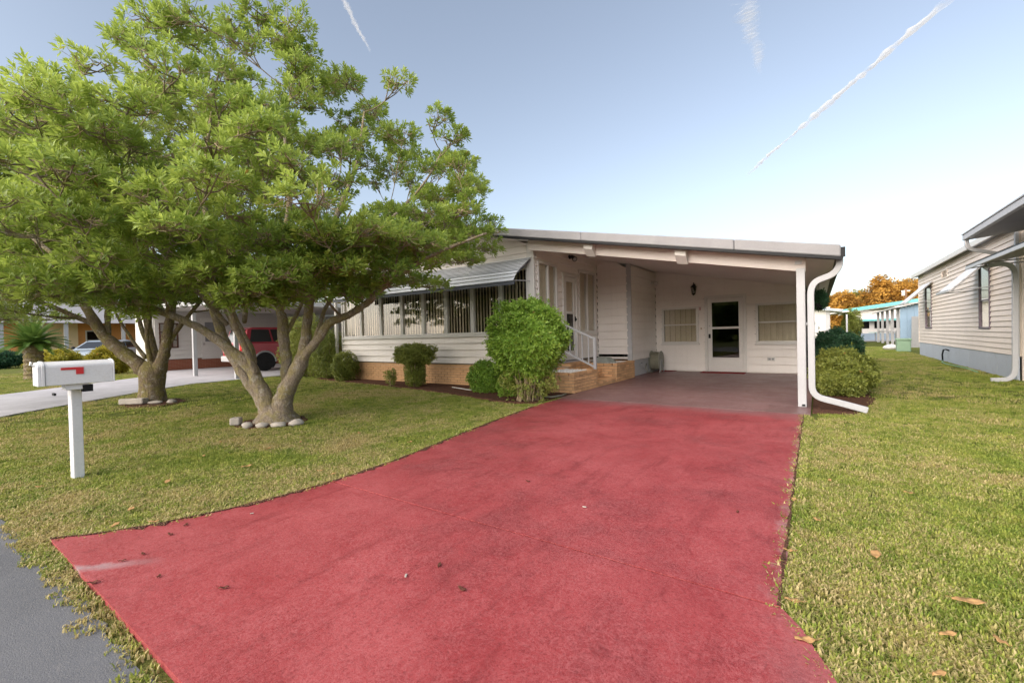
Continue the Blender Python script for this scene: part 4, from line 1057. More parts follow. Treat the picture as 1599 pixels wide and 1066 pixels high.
def vehicle(name, label, loc, yaw, paint, prof, cabin, width, wheels, wr, trim, bumper_mat, group=None):
    """prof / cabin: side outlines (length, height); front of the car is +length"""
    cy, sy = math.cos(yaw), math.sin(yaw)
    def mp(a, z, d): return (loc[0] + a * cy - d * sy, loc[1] + a * sy + d * cy, loc[2] + z)
    t = thing(name, label, 'car', loc, group)
    h = width / 2
    # body with tumblehome: rings across the width
    def loft(outline, fr_, nm, mat, par=t):
        b = MB(); n = len(outline); cz = sum(z for _, z in outline) / n
        rings = []
        for d, k, inset in fr_:
            ring = [mp(a * (1 - inset) + (inset * (outline[0][0] + outline[n // 2][0]) / 2), z if z < k else k + (z - k) * 1.0, d) for a, z in outline]
            rings.append(ring)
        for ring in rings: b.v += ring
        for i in range(len(rings) - 1):
            for k in range(n):
                b.f.append((i * n + k, i * n + (k + 1) % n, (i + 1) * n + (k + 1) % n, (i + 1) * n + k)); b.m.append(0)
        b.f.append(tuple(range(n))[::-1]); b.f.append(tuple(range((len(rings) - 1) * n, len(rings) * n))); b.m += [0, 0]
        return b.build(nm, mat, par, bevel=.025)
    body = loft(prof, [(-h, 9, .012), (-h + .10, 9, 0), (h - .10, 9, 0), (h, 9, .012)], 'body', paint)
    # cabin narrows to the roof
    zmin = min(z for _, z in cabin); zmax = max(z for _, z in cabin)
    b = MB(); n = len(cabin)
    for sgn in (-1, 1):
        b.v += [mp(a, z, sgn * (h - .03 - .16 * (z - zmin) / (zmax - zmin))) for a, z in cabin]
    b.f = [tuple(range(n))[::-1], tuple(range(n, 2 * n))] + [(k, (k + 1) % n, n + (k + 1) % n, n + k) for k in range(n)]; b.m = [0] * len(b.f)
    b.build('cabin', paint, t, bevel=.03)
    # glass panels set on the cabin: sides as quads between pillars, front and rear screens
    def shrink(q, f):
        c = sum((Vector(p) for p in q), Vector()) / len(q); return [c + (Vector(p) - c) * f for p in q]
    def pane(q, off, nm='window_glass'):
        q = [Vector(p) for p in q]; nrm = (q[1] - q[0]).cross(q[2] - q[0]).normalized(); nrm *= off
        MB().hexa([p - nrm * .2 for p in q] + [p + nrm for p in q]).build(nm, M_carglass, t)
    def side(a, z, sgn): return mp(a, z, sgn * (h - .03 - .16 * (z - zmin) / (zmax - zmin)))
    lo, hi = zmin + .08, zmax - .09
    def atz(z, rear):   # cabin end at height z
        pts = cabin
        best = None
        for (a0, z0), (a1, z1) in zip(pts, pts[1:] + pts[:1]):
            if min(z0, z1) <= z <= max(z0, z1) and z0 != z1:
                a = a0 + (a1 - a0) * (z - z0) / (z1 - z0)
                if best is None or (a < best if rear else a > best): best = a
        return best
    rl, rh, fl_, fh = atz(lo, True) + .12, atz(hi, True) + .12, atz(lo, False) - .14, atz(hi, False) - .12
    nb_ = trim['panes']
    for sgn in (-1, 1):
        for i in range(nb_):
            t0, t1 = i / nb_ + .015, (i + 1) / nb_ - .015
            q = [side(rl + (fl_ - rl) * t0, lo, sgn), side(rl + (fl_ - rl) * t1, lo, sgn), side(rh + (fh - rh) * t1, hi, sgn), side(rh + (fh - rh) * t0, hi, sgn)]
            if sgn > 0: q = q[::-1]
            pane(q, .012)
    for rear in (True, False):
        q = [mp(atz(lo, rear), lo, -(h - .16)), mp(atz(lo, rear), lo, h - .16), mp(atz(hi, rear), hi, h - .28), mp(atz(hi, rear), hi, -(h - .28))]
        if not rear: q = q
        else: q = q[::-1]
        qq = [Vector(p) for p in q]; nrm = (qq[1] - qq[0]).cross(qq[2] - qq[0]).normalized()
        dirv = Vector(mp(1, 0, 0)) - Vector(mp(0, 0, 0))
        if nrm.dot(dirv) * (-1 if rear else 1) < 0: q = q[::-1]
        pane(q, .014, 'rear_window' if rear else 'windscreen')
    for a in wheels:
        for sgn in (-1, 1):
            c = Vector(mp(a, wr, sgn * (h - .11)))
            ax = Vector(mp(0, 0, 1)) - Vector(mp(0, 0, 0))
            w = MB().tube([c - ax * .10, c - ax * .085, c + ax * .085, c + ax * .10], [wr * .9, wr, wr, wr * .9], 22).build('wheel', M_rubber, t, smooth=False)
            e = c + ax * .101 * sgn
            MB().tube([e - ax * .01 * sgn, e + ax * .012 * sgn], [wr * .62, wr * .55], 16).build('rim', M_steel, w)
            # dark flare over each wheel
            ring = [Vector(mp(a + (wr + .06) * math.cos(k), wr + (wr + .06) * math.sin(k), sgn * (h - .02))) for k in np.linspace(0, math.pi, 13)]
            MB().tube(ring, .045, 6).build('wheel_arch', trim['flare'], t)
            disc_ = [Vector(mp(a + (wr + .05) * math.cos(k), max(.12, wr + (wr + .05) * math.sin(k)), sgn * (h + .006))) for k in np.linspace(0, math.pi * 2, 20)[:-1]]
            bb = MB(); bb.v = [tuple(p) for p in disc_] + [tuple(p - ax * .05 * sgn) for p in disc_]
            m_ = len(disc_); bb.f = [tuple(range(m_)), tuple(range(m_, 2 * m_))[::-1]] + [(k, (k + 1) % m_, m_ + (k + 1) % m_, m_ + k) for k in range(m_)]; bb.m = [0] * len(bb.f)
            bb.build('wheel_well', M_rubber, t)
    a0 = min(a for a, _ in prof); a1 = max(a for a, _ in prof)
    for (a, s_) in ((a0, -1), (a1, 1)):
        q = MB(); p_ = [mp(a - .06 if s_ < 0 else a - .05, .42, -h + .03), mp(a + .05 if s_ < 0 else a + .07, .42, -h + .03), mp(a + .05 if s_ < 0 else a + .07, .42, h - .03), mp(a - .06 if s_ < 0 else a - .05, .42, h - .03)]
        q.hexa([(x, y, loc[2] + .40) for x, y, _ in p_] + [(x, y, loc[2] + .62) for x, y, _ in p_]); q.build('bumper', bumper_mat, t, bevel=.03)
        for sg in (-1, 1):
            zz = trim['lamp_z']; d0, d1 = sg * (h - .22), sg * (h - .03)
            mp_ = [mp(a - .015 * (1 if s_ < 0 else -1) + (-.0 if s_ < 0 else 0), zz[0], d) for d in (d0, d1)]
            q = MB(); e = .03 * s_
            c = [mp(a - e, zz[0], min(d0, d1)), mp(a + e * .6, zz[0], min(d0, d1)), mp(a + e * .6, zz[0], max(d0, d1)), mp(a - e, zz[0], max(d0, d1))]
            q.hexa(c + [(x, y, loc[2] + zz[1]) for x, y, _ in c])
            q.build('tail_light' if s_ < 0 else 'headlight', M_lampred if s_ < 0 else M_trim, t, bevel=.012)
    for sgn in (-1, 1):
        m0 = mp(fl_ - .05, lo + .05, sgn * (h + .10)); MB().blob(m0, (.09, .09, .07), 8, 6, 0).build('wing_mirror', trim['flare'], t, smooth=True)
    return t
suv_prof = [(-2.15, .45), (-2.18, .75), (-2.12, 1.08), (-1.9, 1.12), (1.0, 1.10), (1.95, 1.00), (2.15, .85), (2.15, .45), (1.9, .32), (-1.9, .32)]
suv_cab = [(-2.08, 1.08), (-1.92, 1.66), (-1.7, 1.74), (.15, 1.74), (.45, 1.68), (1.05, 1.08)]
vehicle('red_suv', 'dark red sport utility vehicle parked nose-in under the left carport', (-19.0, 10.3, .022), R(90), carpaint('car_red', (.36, .022, .045)), suv_prof, suv_cab, 1.78, (-1.35, 1.35), .36, {'panes': 3, 'flare': M_grey, 'lamp_z': (.82, 1.12)}, M_chrome)
sed_prof = [(-2.2, .42), (-2.25, .72), (-2.1, .98), (-1.5, 1.02), (.8, .98), (1.9, .85), (2.2, .68), (2.2, .42), (1.9, .28), (-1.9, .28)]
sed_cab = [(-1.9, .98), (-1.2, 1.42), (-.8, 1.48), (.1, 1.46), (.35, 1.42), (1.2, .96)]
vehicle('silver_hatchback', 'silver-blue hatchback parked behind the trimmed hedge on the left', (-33.2, 7.6, 0), R(-42), carpaint('car_silver', (.30, .36, .42)), sed_prof, sed_cab, 1.76, (-1.35, 1.35), .32, {'panes': 2, 'flare': M_black, 'lamp_z': (.66, .86)}, carpaint('car_silver_trim', (.34, .38, .42)))

# --- houses farther left, evening sun painted into the orange and cream front
M_suntint = mottled('sun_tinted_stucco', (.70, .33, .12), .08, 1.0, .8, .15)
M_suntint_pale = mottled('sun_tinted_pale_stucco', (.85, .66, .42), .06, 1.0, .8, .15)
M_redroof = mottled('red_roof', (.42, .08, .06), .1, 1.0, .7, .2)
oh = thing('sun_tinted_house', 'stucco house tinted orange as in evening sun, with white porch posts, far behind the mailbox', 'house', (-46, 9, 0))
oe = east(-44.0)
MB().box(-52, 4.5, 0, -44, 20, 3.0).build('wall', M_suntint, oh)
for (a0, a1) in ((9.0, 9.8), (13, 14.5)): window(oh, east(-43.98), a0, a1, .9, 2.3, rows=(1.6,), casing=.08, sill=False, glass=M_screen)
MB().box(-43.99, 6.6, 0, -43.9, 8.6, 2.9).build('sun_tinted_panel', M_suntint_pale, oh)  # paler panel with the brightest evening sun put into its colour
MB().hexa([(-52.5, 3.8, 3.0), (-41.5, 3.8, 2.75), (-41.5, 20.5, 2.75), (-52.5, 20.5, 3.0), (-48, 3.8, 4.6), (-47, 3.8, 4.6), (-47, 20.5, 4.6), (-48, 20.5, 4.6)]).build('roof', M_roofmetal, oh)
for y in (4.6, 7.5, 10.5, 13.5): MB().box(-41.9, y, 0, -41.7, y + .2, 2.76).build('post', M_white, oh)
for y in np.arange(10.7, 13.4, .25): MB().box(-41.85, y, .1, -41.8, y + .08, 1.0).build('baluster', M_white, oh)
MB().box(-41.88, 10.6, 1.0, -41.77, 13.5, 1.08).build('porch_rail', M_white, oh)
rh_ = thing('red_roofed_house', 'white house with red roof at the far left edge', 'house', (-60, 3, 0))
MB().box(-66, -1.5, 0, -56, 8, 2.5).build('wall', M_trim, rh_)
for (a0, a1) in ((.2, 1.8), (3.5, 5.2)): window(rh_, east(-55.98), a0, a1, .9, 2.0, rows=(1.45,), casing=.09, sill=False, glass=M_screen)
MB().hexa([(-67, -2.2, 2.5), (-55.2, -2.2, 2.5), (-55.2, 8.6, 2.5), (-67, 8.6, 2.5), (-63, -1, 4.0), (-59, -1, 4.0), (-59, 7.5, 4.0), (-63, 7.5, 4.0)]).build('roof', M_redroof, rh_)
bh = thing('brown_house', 'brown-walled house with white post behind the farther tree', 'house', (-36, 16, 0))
MB().box(-40, 13.5, 0, -33, 24, 2.7).build('wall', mottled('brown_wall', (.30, .13, .08), .1, 1, .8), bh)
MB().hexa([(-40.6, 12.6, 2.7), (-32.2, 12.6, 2.7), (-32.2, 24.5, 2.7), (-40.6, 24.5, 2.7), (-37, 13, 4.0), (-36, 13, 4.0), (-36, 24, 4.0), (-37, 24, 4.0)]).build('roof', M_trim, bh)
for x in (-39.5, -36, -32.6): MB().box(x, 12.8, 0, x + .15, 12.95, 2.7).build('post', M_white, bh)
window(bh, front(13.48), -35.5, -33.9, .9, 2.2, rows=(1.55,), casing=.08, sill=False, glass=M_screen)

M_mail = mottled('mailbox_enamel', (.74, .74, .76), .03, 3.0, .35, .4, dirt=((.40, .37, .33), .35))
# ------------------------------------------------------------------ mailbox (two boxes on one post)
mb_ = thing('mailbox', 'white rural mailbox with red flag on a white square post', 'mailbox', (-5.53, 1.02, 0))
MB().rbox((-5.545, 1.05, .425), (.075, .075, .87), R(8)).build('post', M_mail, mb_, bevel=.006)
bx, by0, by1, bz0 = -5.50, .81, 1.285, .862
def boxprof(w, h, n=10, inset=0.0):
    r_ = w / 2 - inset
    pts = [(-r_, inset), (r_, inset), (r_, h - .045)]
    for k in range(1, n): 
        a = math.pi * k / n; pts.append((r_ * math.cos(a), h - .045 + .045 * math.sin(a) - inset * .5))
    pts.append((-r_, h - .045)); return pts
mpb = lambda a, z, d: (bx + a, d, bz0 + z)
MB().prism(boxprof(.20, .205), mpb, by0 + .035, by1).build('box_body', M_mail, mb_, bevel=.006)
MB().prism(boxprof(.212, .212), mpb, by0 + .012, by0 + .033).build('box_collar', M_mail, mb_, bevel=.003)
MB().prism(boxprof(.20, .205), mpb, by0 - .01, by0 + .011).build('box_door', M_mail, mb_, bevel=.004)
MB().tube([(bx, by0 - .012, bz0 + .17), (bx, by0 - .035, bz0 + .185), (bx, by0 - .03, bz0 + .21)], .008, 6).build('latch', M_steel, mb_)
MB().prism(boxprof(.212, .212), mpb, by1 + .0005, by1 + .012).build('box_back', M_mail, mb_, bevel=.003)
fx = bx + .1015
fl_ = MB(); fl_.box(fx, by0 + .13, bz0 + .130, fx + .004, by0 + .25, bz0 + .150); fl_.box(fx, by0 + .225, bz0 + .088, fx + .0045, by0 + .275, bz0 + .1495)
fl_.build('flag', M_redplastic, mb_)
MB().box(bx - .07, by0 + .16, bz0 - .05, bx + .07, by1 - .16, bz0 - .001).build('mounting_board', M_mail, mb_, bevel=.004)
MB().box(bx + .02, 1.08, bz0 - .075, bx + .075, 1.15, bz0 - .012).build('bracket', M_black, mb_)
MB().box(bx - .02, .90, bz0 - .09, bx + .055, .915, bz0 - .07).build('bolt', M_black, mb_)
# ------------------------------------------------------------------ foliage
def leafmat(name, dark, mid, light, old=(0.35, 0.09, 0.03), old_at=0.985, rough=0.42, trans=0.30, sheen=0.35):
    s = NM(name)
    at = s.n('Attribute'); at.attribute_name = 'tone'
    c = s.ramp(at.outputs['Fac'], [(0.0, dark), (0.45, mid), (0.93, light), (old_at, light), (min(1, old_at + .006), old)])
    c = s.mix(0.25, c, s.ramp(s.noise(s.pos(), 1.2, 3), [(0.3, dark), (0.7, light)]))
    b = s.n('BsdfPrincipled'); s.l(c, b.inputs['Base Color']); b.inputs['Roughness'].default_value = rough; b.inputs['Specular IOR Level'].default_value = sheen
    tr = s.n('BsdfTranslucent'); s.l(s.mix(0.5, c, tuple(min(1, k * 1.5 + .02) for k in light)), tr.inputs[0])
    mx = s.n('MixShader'); mx.inputs[0].default_value = trans
    s.l(b.outputs[0], mx.inputs[1]); s.l(tr.outputs[0], mx.inputs[2]); s.l(mx.outputs[0], s.out.inputs['Surface'])
    return s.m
M_leaf = leafmat('tree_leaf', (.078, .138, .024), (.185, .285, .048), (.40, .49, .095), trans=.42)
M_leaf2 = leafmat('tree_leaf_olive', (.068, .115, .024), (.16, .23, .042), (.34, .40, .080), trans=.40)
M_bush = leafmat('bush_leaf', (.07, .16, .02), (.17, .32, .04), (.34, .48, .075), old_at=.998)
M_shrubleaf = leafmat('shrub_leaf', (.08, .12, .025), (.19, .235, .045), (.34, .36, .08), old=(.36, .10, .04), old_at=.975)
M_dark = leafmat('dark_leaf', (.015, .05, .025), (.03, .095, .045), (.07, .16, .07), old_at=.999)
M_sunsetleaf = leafmat('sunset_tinted_leaf', (.17, .09, .02), (.38, .19, .035), (.56, .33, .075), old_at=.999, rough=.7, sheen=.1)  # evening sun on the far trees, put into the leaf colour
M_olive = leafmat('far_olive_leaf', (.10, .10, .025), (.20, .19, .04), (.34, .28, .06), old_at=.999, rough=.7, sheen=.1)
M_yellow = leafmat('yellow_leaf', (.16, .17, .02), (.34, .33, .03), (.55, .45, .05), old=(.6, .12, .02), old_at=.90)
M_frond = leafmat('cycad_frond', (.03, .075, .015), (.075, .16, .025), (.16, .25, .045), old_at=.999)

def barkmat(name, a, b_, moss, mossy):
    s = NM(name); p = s.pos()
    n = s.noise(s.scale(p, (1, 1, .45)), 14, 6, 0.75, .6); f = s.noise(s.scale(p, (1, 1, .3)), 60, 5, 0.7)
    c = s.ramp(n, [(0.3, a), (0.7, b_)])
    c = s.mix(s.ramp(f, [(0.35, .6), (0.55, 0.0)]), c, tuple(k * .45 for k in a))
    lich = s.noise(p, 5.5, 6, 0.7)
    c = s.mix(s.ramp(lich, [(0.47, 0.0), (0.58, mossy)]), c, moss)
    pale = s.noise(p, 9, 5, 0.75)
    c = s.mix(s.ramp(pale, [(0.55, 0.0), (0.62, .7)]), c, (.55, .50, .43))
    crack = s.noise(s.scale(p, (1, 1, .25)), 26, 6, 0.8, 1.0)
    c = s.mix(s.ramp(s.math('ABSOLUTE', s.math('SUBTRACT', crack, .5)), [(0.0, .65), (0.04, 0.0)]), c, tuple(k * .3 for k in a))
    s.bsdf(c, 0.9, 0.15, 0, s.math('ADD', f, s.math('MULTIPLY', n, 1.5)), 1.0, 0.035)
    return s.m
M_bark = barkmat('pale_bark', (.35, .275, .205), (.54, .45, .35), (.42, .36, .12), .6)
M_bark2 = barkmat('brown_bark', (.24, .18, .12), (.39, .30, .205), (.34, .30, .09), .65)
M_twig = plain('twig_bark', (.36, .28, .18), .9, .1)

def rnd(*s): return RNG.random(s)

def leaves_mesh(name, mat, P, A, K, L, W, open_=(35, 85), jitter=.25, parent=None, tone=None, tonevar=.35, young=0.25, droop=.10, kind='stuff', L_rand=(.7, 1.2), wide=.55):
    """rosettes of K pointed leaves at points P about axes A; one joined mesh; per-leaf tone"""
    N = len(P)
    A = A / np.maximum(1e-6, np.linalg.norm(A, axis=1, keepdims=True))
    ref = np.where(np.abs(A[:, 2:3]) < .9, np.array([[0, 0, 1.]]), np.array([[1., 0, 0]]))
    X = np.cross(ref, A); X /= np.linalg.norm(X, axis=1, keepdims=True)
    Y = np.cross(A, X)
    k = np.arange(K)
    az = (k * 2.39996)[None, :] + rnd(N, 1) * 6.28 + (rnd(N, K) - .5) * .5
    th = np.radians(open_[0] + (open_[1] - open_[0]) * ((k[None, :] + .5) / K)) + (rnd(N, K) - .5) * jitter * 2
    rad = X[:, None, :] * np.cos(az)[..., None] + Y[:, None, :] * np.sin(az)[..., None]
    D = A[:, None, :] * np.cos(th)[..., None] + rad * np.sin(th)[..., None]
    S = np.cross(D, A[:, None, :] + .001); S /= np.maximum(1e-6, np.linalg.norm(S, axis=2, keepdims=True))
    Nn = np.cross(S, D)
    ll = L * (L_rand[0] + (L_rand[1] - L_rand[0]) * rnd(N, K)); ww = W * (.8 + .4 * rnd(N, K))
    base = P[:, None, :] + D * (.06 * ll)[..., None] - A[:, None, :] * (k / K * L * .45)[None, :, None]
    D2 = D + np.array([0, 0, -droop]); 
    b0 = base
    m = base + D * (ll * wide)[..., None]
    lft = m + S * (ww * .5)[..., None] + Nn * (ww * .16)[..., None]
    rgt = m - S * (ww * .5)[..., None] + Nn * (ww * .16)[..., None]
    tip = base + D2 * ll[..., None]
    V = np.stack([b0, rgt, tip, lft], 2).reshape(-1, 3)      # 4 verts per leaf
    nL = N * K
    idx = np.arange(nL)[:, None] * 4 + np.array([[0, 1, 2, 0, 2, 3]])
    t0 = tone if tone is not None else rnd(N) * .6 + .15
    tl = np.clip(t0[:, None] + (rnd(N, K) - .5) * tonevar + young * (1 - k[None, :] / K), 0, .92)
    old = rnd(N, K) > .9975
    tl = np.where(old, 1.0, tl)
    me = bpy.data.meshes.new(name)
    me.vertices.add(nL * 4); me.vertices.foreach_set('co', V.astype(np.float32).ravel())
    me.loops.add(nL * 6); me.loops.foreach_set('vertex_index', idx.astype(np.int32).ravel())
    me.polygons.add(nL * 2); me.polygons.foreach_set('loop_start', (np.arange(nL * 2) * 3).astype(np.int32))
    me.polygons.foreach_set('loop_total', np.full(nL * 2, 3, np.int32))
    at = me.attributes.new('tone', 'FLOAT', 'POINT'); at.data.foreach_set('value', np.repeat(tl.ravel(), 4).astype(np.float32))
    me.update(calc_edges=True); me.materials.append(mat)
    o = bpy.data.objects.new(name, me); COL.objects.link(o); adopt(o, parent)
    if kind: o['kind'] = kind
    return o

def bezier_pts(p0, p1, p2, n):
    return [p0 * (1 - t) ** 2 + p1 * 2 * t * (1 - t) + p2 * t * t for t in np.linspace(0, 1, n)]

def big_tree(name, label, loc, rot, limbs, trunk, clumps_fn, bark, leaf, seed, rosettes, K, L, W, group, twig_every=1):
    """limbs in local metres: x right in the view, y away, z up; clumps hang on branches grown from the nearest limb"""
    rr = np.random.default_rng(seed)
    c_, s_ = math.cos(rot), math.sin(rot)
    def w(p): return np.array([loc[0] + p[0] * c_ - p[1] * s_, loc[1] + p[0] * s_ + p[1] * c_, loc[2] + p[2]])
    root = thing(name, label, 'tree', loc, group)
    tb = MB()
    if trunk: tb.tube([w(p[:3]) for p in trunk], [p[3] for p in trunk], 16)
    nodes = []; rads = []
    for lm in limbs:
        pts = [np.array(p[:3], float) for p in lm]; rd = [p[3] for p in lm]
        # smooth by catmull-rom and add slight wobble
        P_, R_ = [], []
        for i in range(len(pts) - 1):
            a0 = pts[max(i - 1, 0)]; a1 = pts[i]; a2 = pts[i + 1]; a3 = pts[min(i + 2, len(pts) - 1)]
            for t in np.linspace(0, 1, 5)[:-1]:
                q = .5 * ((2 * a1) + (-a0 + a2) * t + (2 * a0 - 5 * a1 + 4 * a2 - a3) * t * t + (-a0 + 3 * a1 - 3 * a2 + a3) * t ** 3)
                r_ = rd[i] * (1 - t) + rd[i + 1] * t
                P_.append(q + (rr.random(3) - .5) * r_ * .22); R_.append(r_ * rr.uniform(.88, 1.13))
        P_.append(pts[-1]); R_.append(rd[-1])
        tb.tube([w(p) for p in P_], R_, 10)
        for p, r_ in zip(P_, R_):
            if p[2] > .9: nodes.append(p); rads.append(r_)
    trk = tb.build('trunk', bark, root, smooth=True)
    clumps = clumps_fn(rr)                       # (x,y,z, rx, rz)
    br = MB(); tw = MB()
    order = sorted(clumps, key=lambda c: math.dist(c[:3], (0, 0, 2.2)))
    pos, ax, tone = [], [], []
    for (x, y, z, rx, rzz) in order:
        c = np.array([x, y, z])
        nd = np.array(nodes); v = c - nd; d = np.linalg.norm(v, axis=1)
        cost = d + np.maximum(0, nd[:, 2] - z + .1) * 1.2
        i = int(np.argmin(cost)); p0 = nd[i]
        dd = d[i]
        if dd > .05:
            mid = (p0 + c) / 2 + np.array([(rr.random() - .5) * .3, (rr.random() - .5) * .3, -.10 * dd + (rr.random() - .3) * .12]) 
            r0 = min(rads[i] * .7, .012 + .016 * dd); path = bezier_pts(p0, mid, c, 6)
            rs = list(np.linspace(r0, .008, 6))
            br.tube([w(p) for p in path], rs, 6, False)
            for p, r_ in zip(path[2:], rs[2:]): nodes.append(p); rads.append(r_)
        n = int(rosettes * (rx * rx) / .25 * rr.uniform(.8, 1.2))
        th = rr.random(n) * 6.283; u_ = rr.random(n) ** .5
        zz = rr.random(n) ** .8
        ox = rx * u_ * np.cos(th); oy = rx * u_ * np.sin(th)
        oz = rzz * (np.sqrt(np.maximum(0, 1 - u_ ** 2)) * (zz * 1.25 - .30)) + rr.normal(0, .03, n)
        q = np.stack([x + ox, y + oy, z + oz], 1)
        outv = np.stack([ox * .8, oy * .8, np.maximum(.05, oz) * 1.0 + .55 * rx], 1) + rr.normal(0, .20, (n, 3)) * rx
        outv += (c - np.array([0, 0, 2.6])) * .04
        pos.append(q); ax.append(outv); tone.append(np.clip(rr.normal(.47, .17) + rr.normal(0, .10, n), .03, .85))
        m_ = 6
        hubs = [c + np.array([rx * .55 * math.cos(t_), rx * .55 * math.sin(t_), rzz * rr.uniform(-.1, .35)]) for t_ in rr.random() * 6.28 + np.arange(m_) * 6.283 / m_ + rr.normal(0, .3, m_)]
        anchor = path[-3:] if dd > .05 else [c, c, c]
        for h_i, hb_ in enumerate(hubs):
            a_ = anchor[h_i % len(anchor)]
            br.tube([w(a_), w((a_ + hb_) / 2 + np.array([0, 0, -.03])), w(hb_)], [.009, .007, .005], 5, False)
        hubs = np.array(hubs)
        for j in range(0, n, twig_every):
            hb_ = hubs[int(np.argmin(np.sum((hubs - q[j]) ** 2, 1)))]
            a_ = hb_ + (c - hb_) * rr.random() * .5
            e_ = q[j] - outv[j] / np.linalg.norm(outv[j]) * L * .3; mm = (a_ + e_) / 2 + np.array([0, 0, -.03])
            tw.tube([w(a_), w(mm), w(e_)], [.0045, .0035, .0025], 3, False)
    br.build('branches', bark, root, smooth=True, kind='stuff'); tw.build('twigs', M_twig, root, kind='stuff')
    pos = np.concatenate(pos); ax = np.concatenate(ax); tone = np.concatenate(tone)
    Rm = np.array([[c_, -s_, 0], [s_, c_, 0], [0, 0, 1]])
    wp = pos @ Rm.T + np.array(loc); wa = ax @ Rm.T
    o = leaves_mesh('crown', leaf, wp, wa, K, L, W, open_=(14, 78), parent=root, tone=tone, wide=.62, young=.32)
    return root

ROT = 0.604
# --- front tree, many stemmed
T1S = 0.9
T1 = [
 [(-.08, 0, -.05, .17), (-.16, .02, .18, .13), (-.30, .05, .40, .095), (-.58, .12, .76, .082), (-.78, .18, 1.05, .078), (-.93, .22, 1.36, .072), (-1.08, .28, 1.75, .066), (-1.25, .4, 2.3, .055), (-1.55, .55, 3.1, .04), (-1.8, .7, 4.0, .025)],
 [(-.02, -.05, -.05, .20), (-.06, -.06, .20, .15), (-.18, -.10, .53, .112), (-.31, -.14, .86, .10), (-.56, -.22, 1.12, .075), (-.77, -.30, 1.33, .068), (-1.04, -.40, 1.52, .06), (-1.32, -.52, 1.66, .055), (-1.9, -.7, 1.98, .042), (-2.6, -.8, 2.55, .028), (-3.2, -.8, 3.2, .015)],
 [(-.28, -.13, .80, .085), (-.31, -.12, 1.06, .085), (-.48, -.10, 1.40, .078), (-.62, -.08, 1.70, .070), (-.71, -.05, 1.95, .062), (-.9, .0, 2.6, .05), (-1.0, .05, 3.5, .036), (-.9, .1, 4.6, .022), (-.7, .1, 5.5, .012)],
 [(-.62, -.1, 1.45, .04), (-.86, -.25, 1.84, .036), (-1.02, -.4, 2.1, .03), (-1.3, -.7, 2.7, .022), (-1.6, -1.0, 3.3, .014)],
 [(.04, .10, .0, .15), (.07, .16, .42, .105), (.06, .22, .80, .092), (.01, .26, 1.17, .085), (-.01, .28, 1.52, .082), (-.06, .30, 1.72, .07), (-.1, .35, 2.4, .058), (.1, .4, 3.4, .042), (.05, .4, 4.4, .026), (.2, .4, 5.3, .012)],
 [(.02, .27, 1.25, .035), (.25, .5, 1.9, .032), (.5, .9, 2.7, .026), (.7, 1.4, 3.5, .016)],
 [(.06, -.04, -.05, .19), (.10, -.04, .20, .16), (.20, -.06, .48, .135), (.41, -.08, .85, .115), (.49, -.06, 1.17, .085), (.52, -.04, 1.5, .078), (.60, .0, 2.1, .062), (.90, .05, 2.9, .046), (1.25, .1, 3.8, .03), (1.4, .1, 4.6, .014)],
 [(.44, -.08, .92, .075), (.62, -.16, 1.10, .070), (.78, -.22, 1.25, .064), (.92, -.26, 1.43, .060), (1.21, -.30, 1.54, .055), (1.5, -.34, 1.70, .050), (1.72, -.36, 1.90, .046), (2.3, -.3, 2.3, .034), (2.85, -.2, 2.55, .022), (3.2, -.1, 2.7, .012)],
 [(.64, -.16, 1.12, .040), (.71, -.05, 1.43, .036), (.78, .1, 1.75, .032), (1.2, .5, 2.5, .026), (1.9, .9, 3.2, .016)],
 [(.55, -.02, 1.75, .045), (1.0, .25, 2.4, .04), (1.6, .4, 3.0, .03), (2.2, .4, 3.6, .018), (2.5, .4, 4.1, .01)],
 [(-.2, -.12, .7, .05), (-.25, -.5, 1.4, .045), (-.2, -1.0, 2.1, .036), (-.1, -1.5, 2.7, .024), (0, -1.9, 3.2, .014)],
 [(-.5, .1, 1.5, .04), (-.9, .9, 2.3, .034), (-1.2, 1.5, 3.1, .022), (-1.4, 1.9, 3.8, .012)],
]
T1 = [[(x, y, z, r_ * T1S) for x, y, z, r_ in lm] for lm in T1]
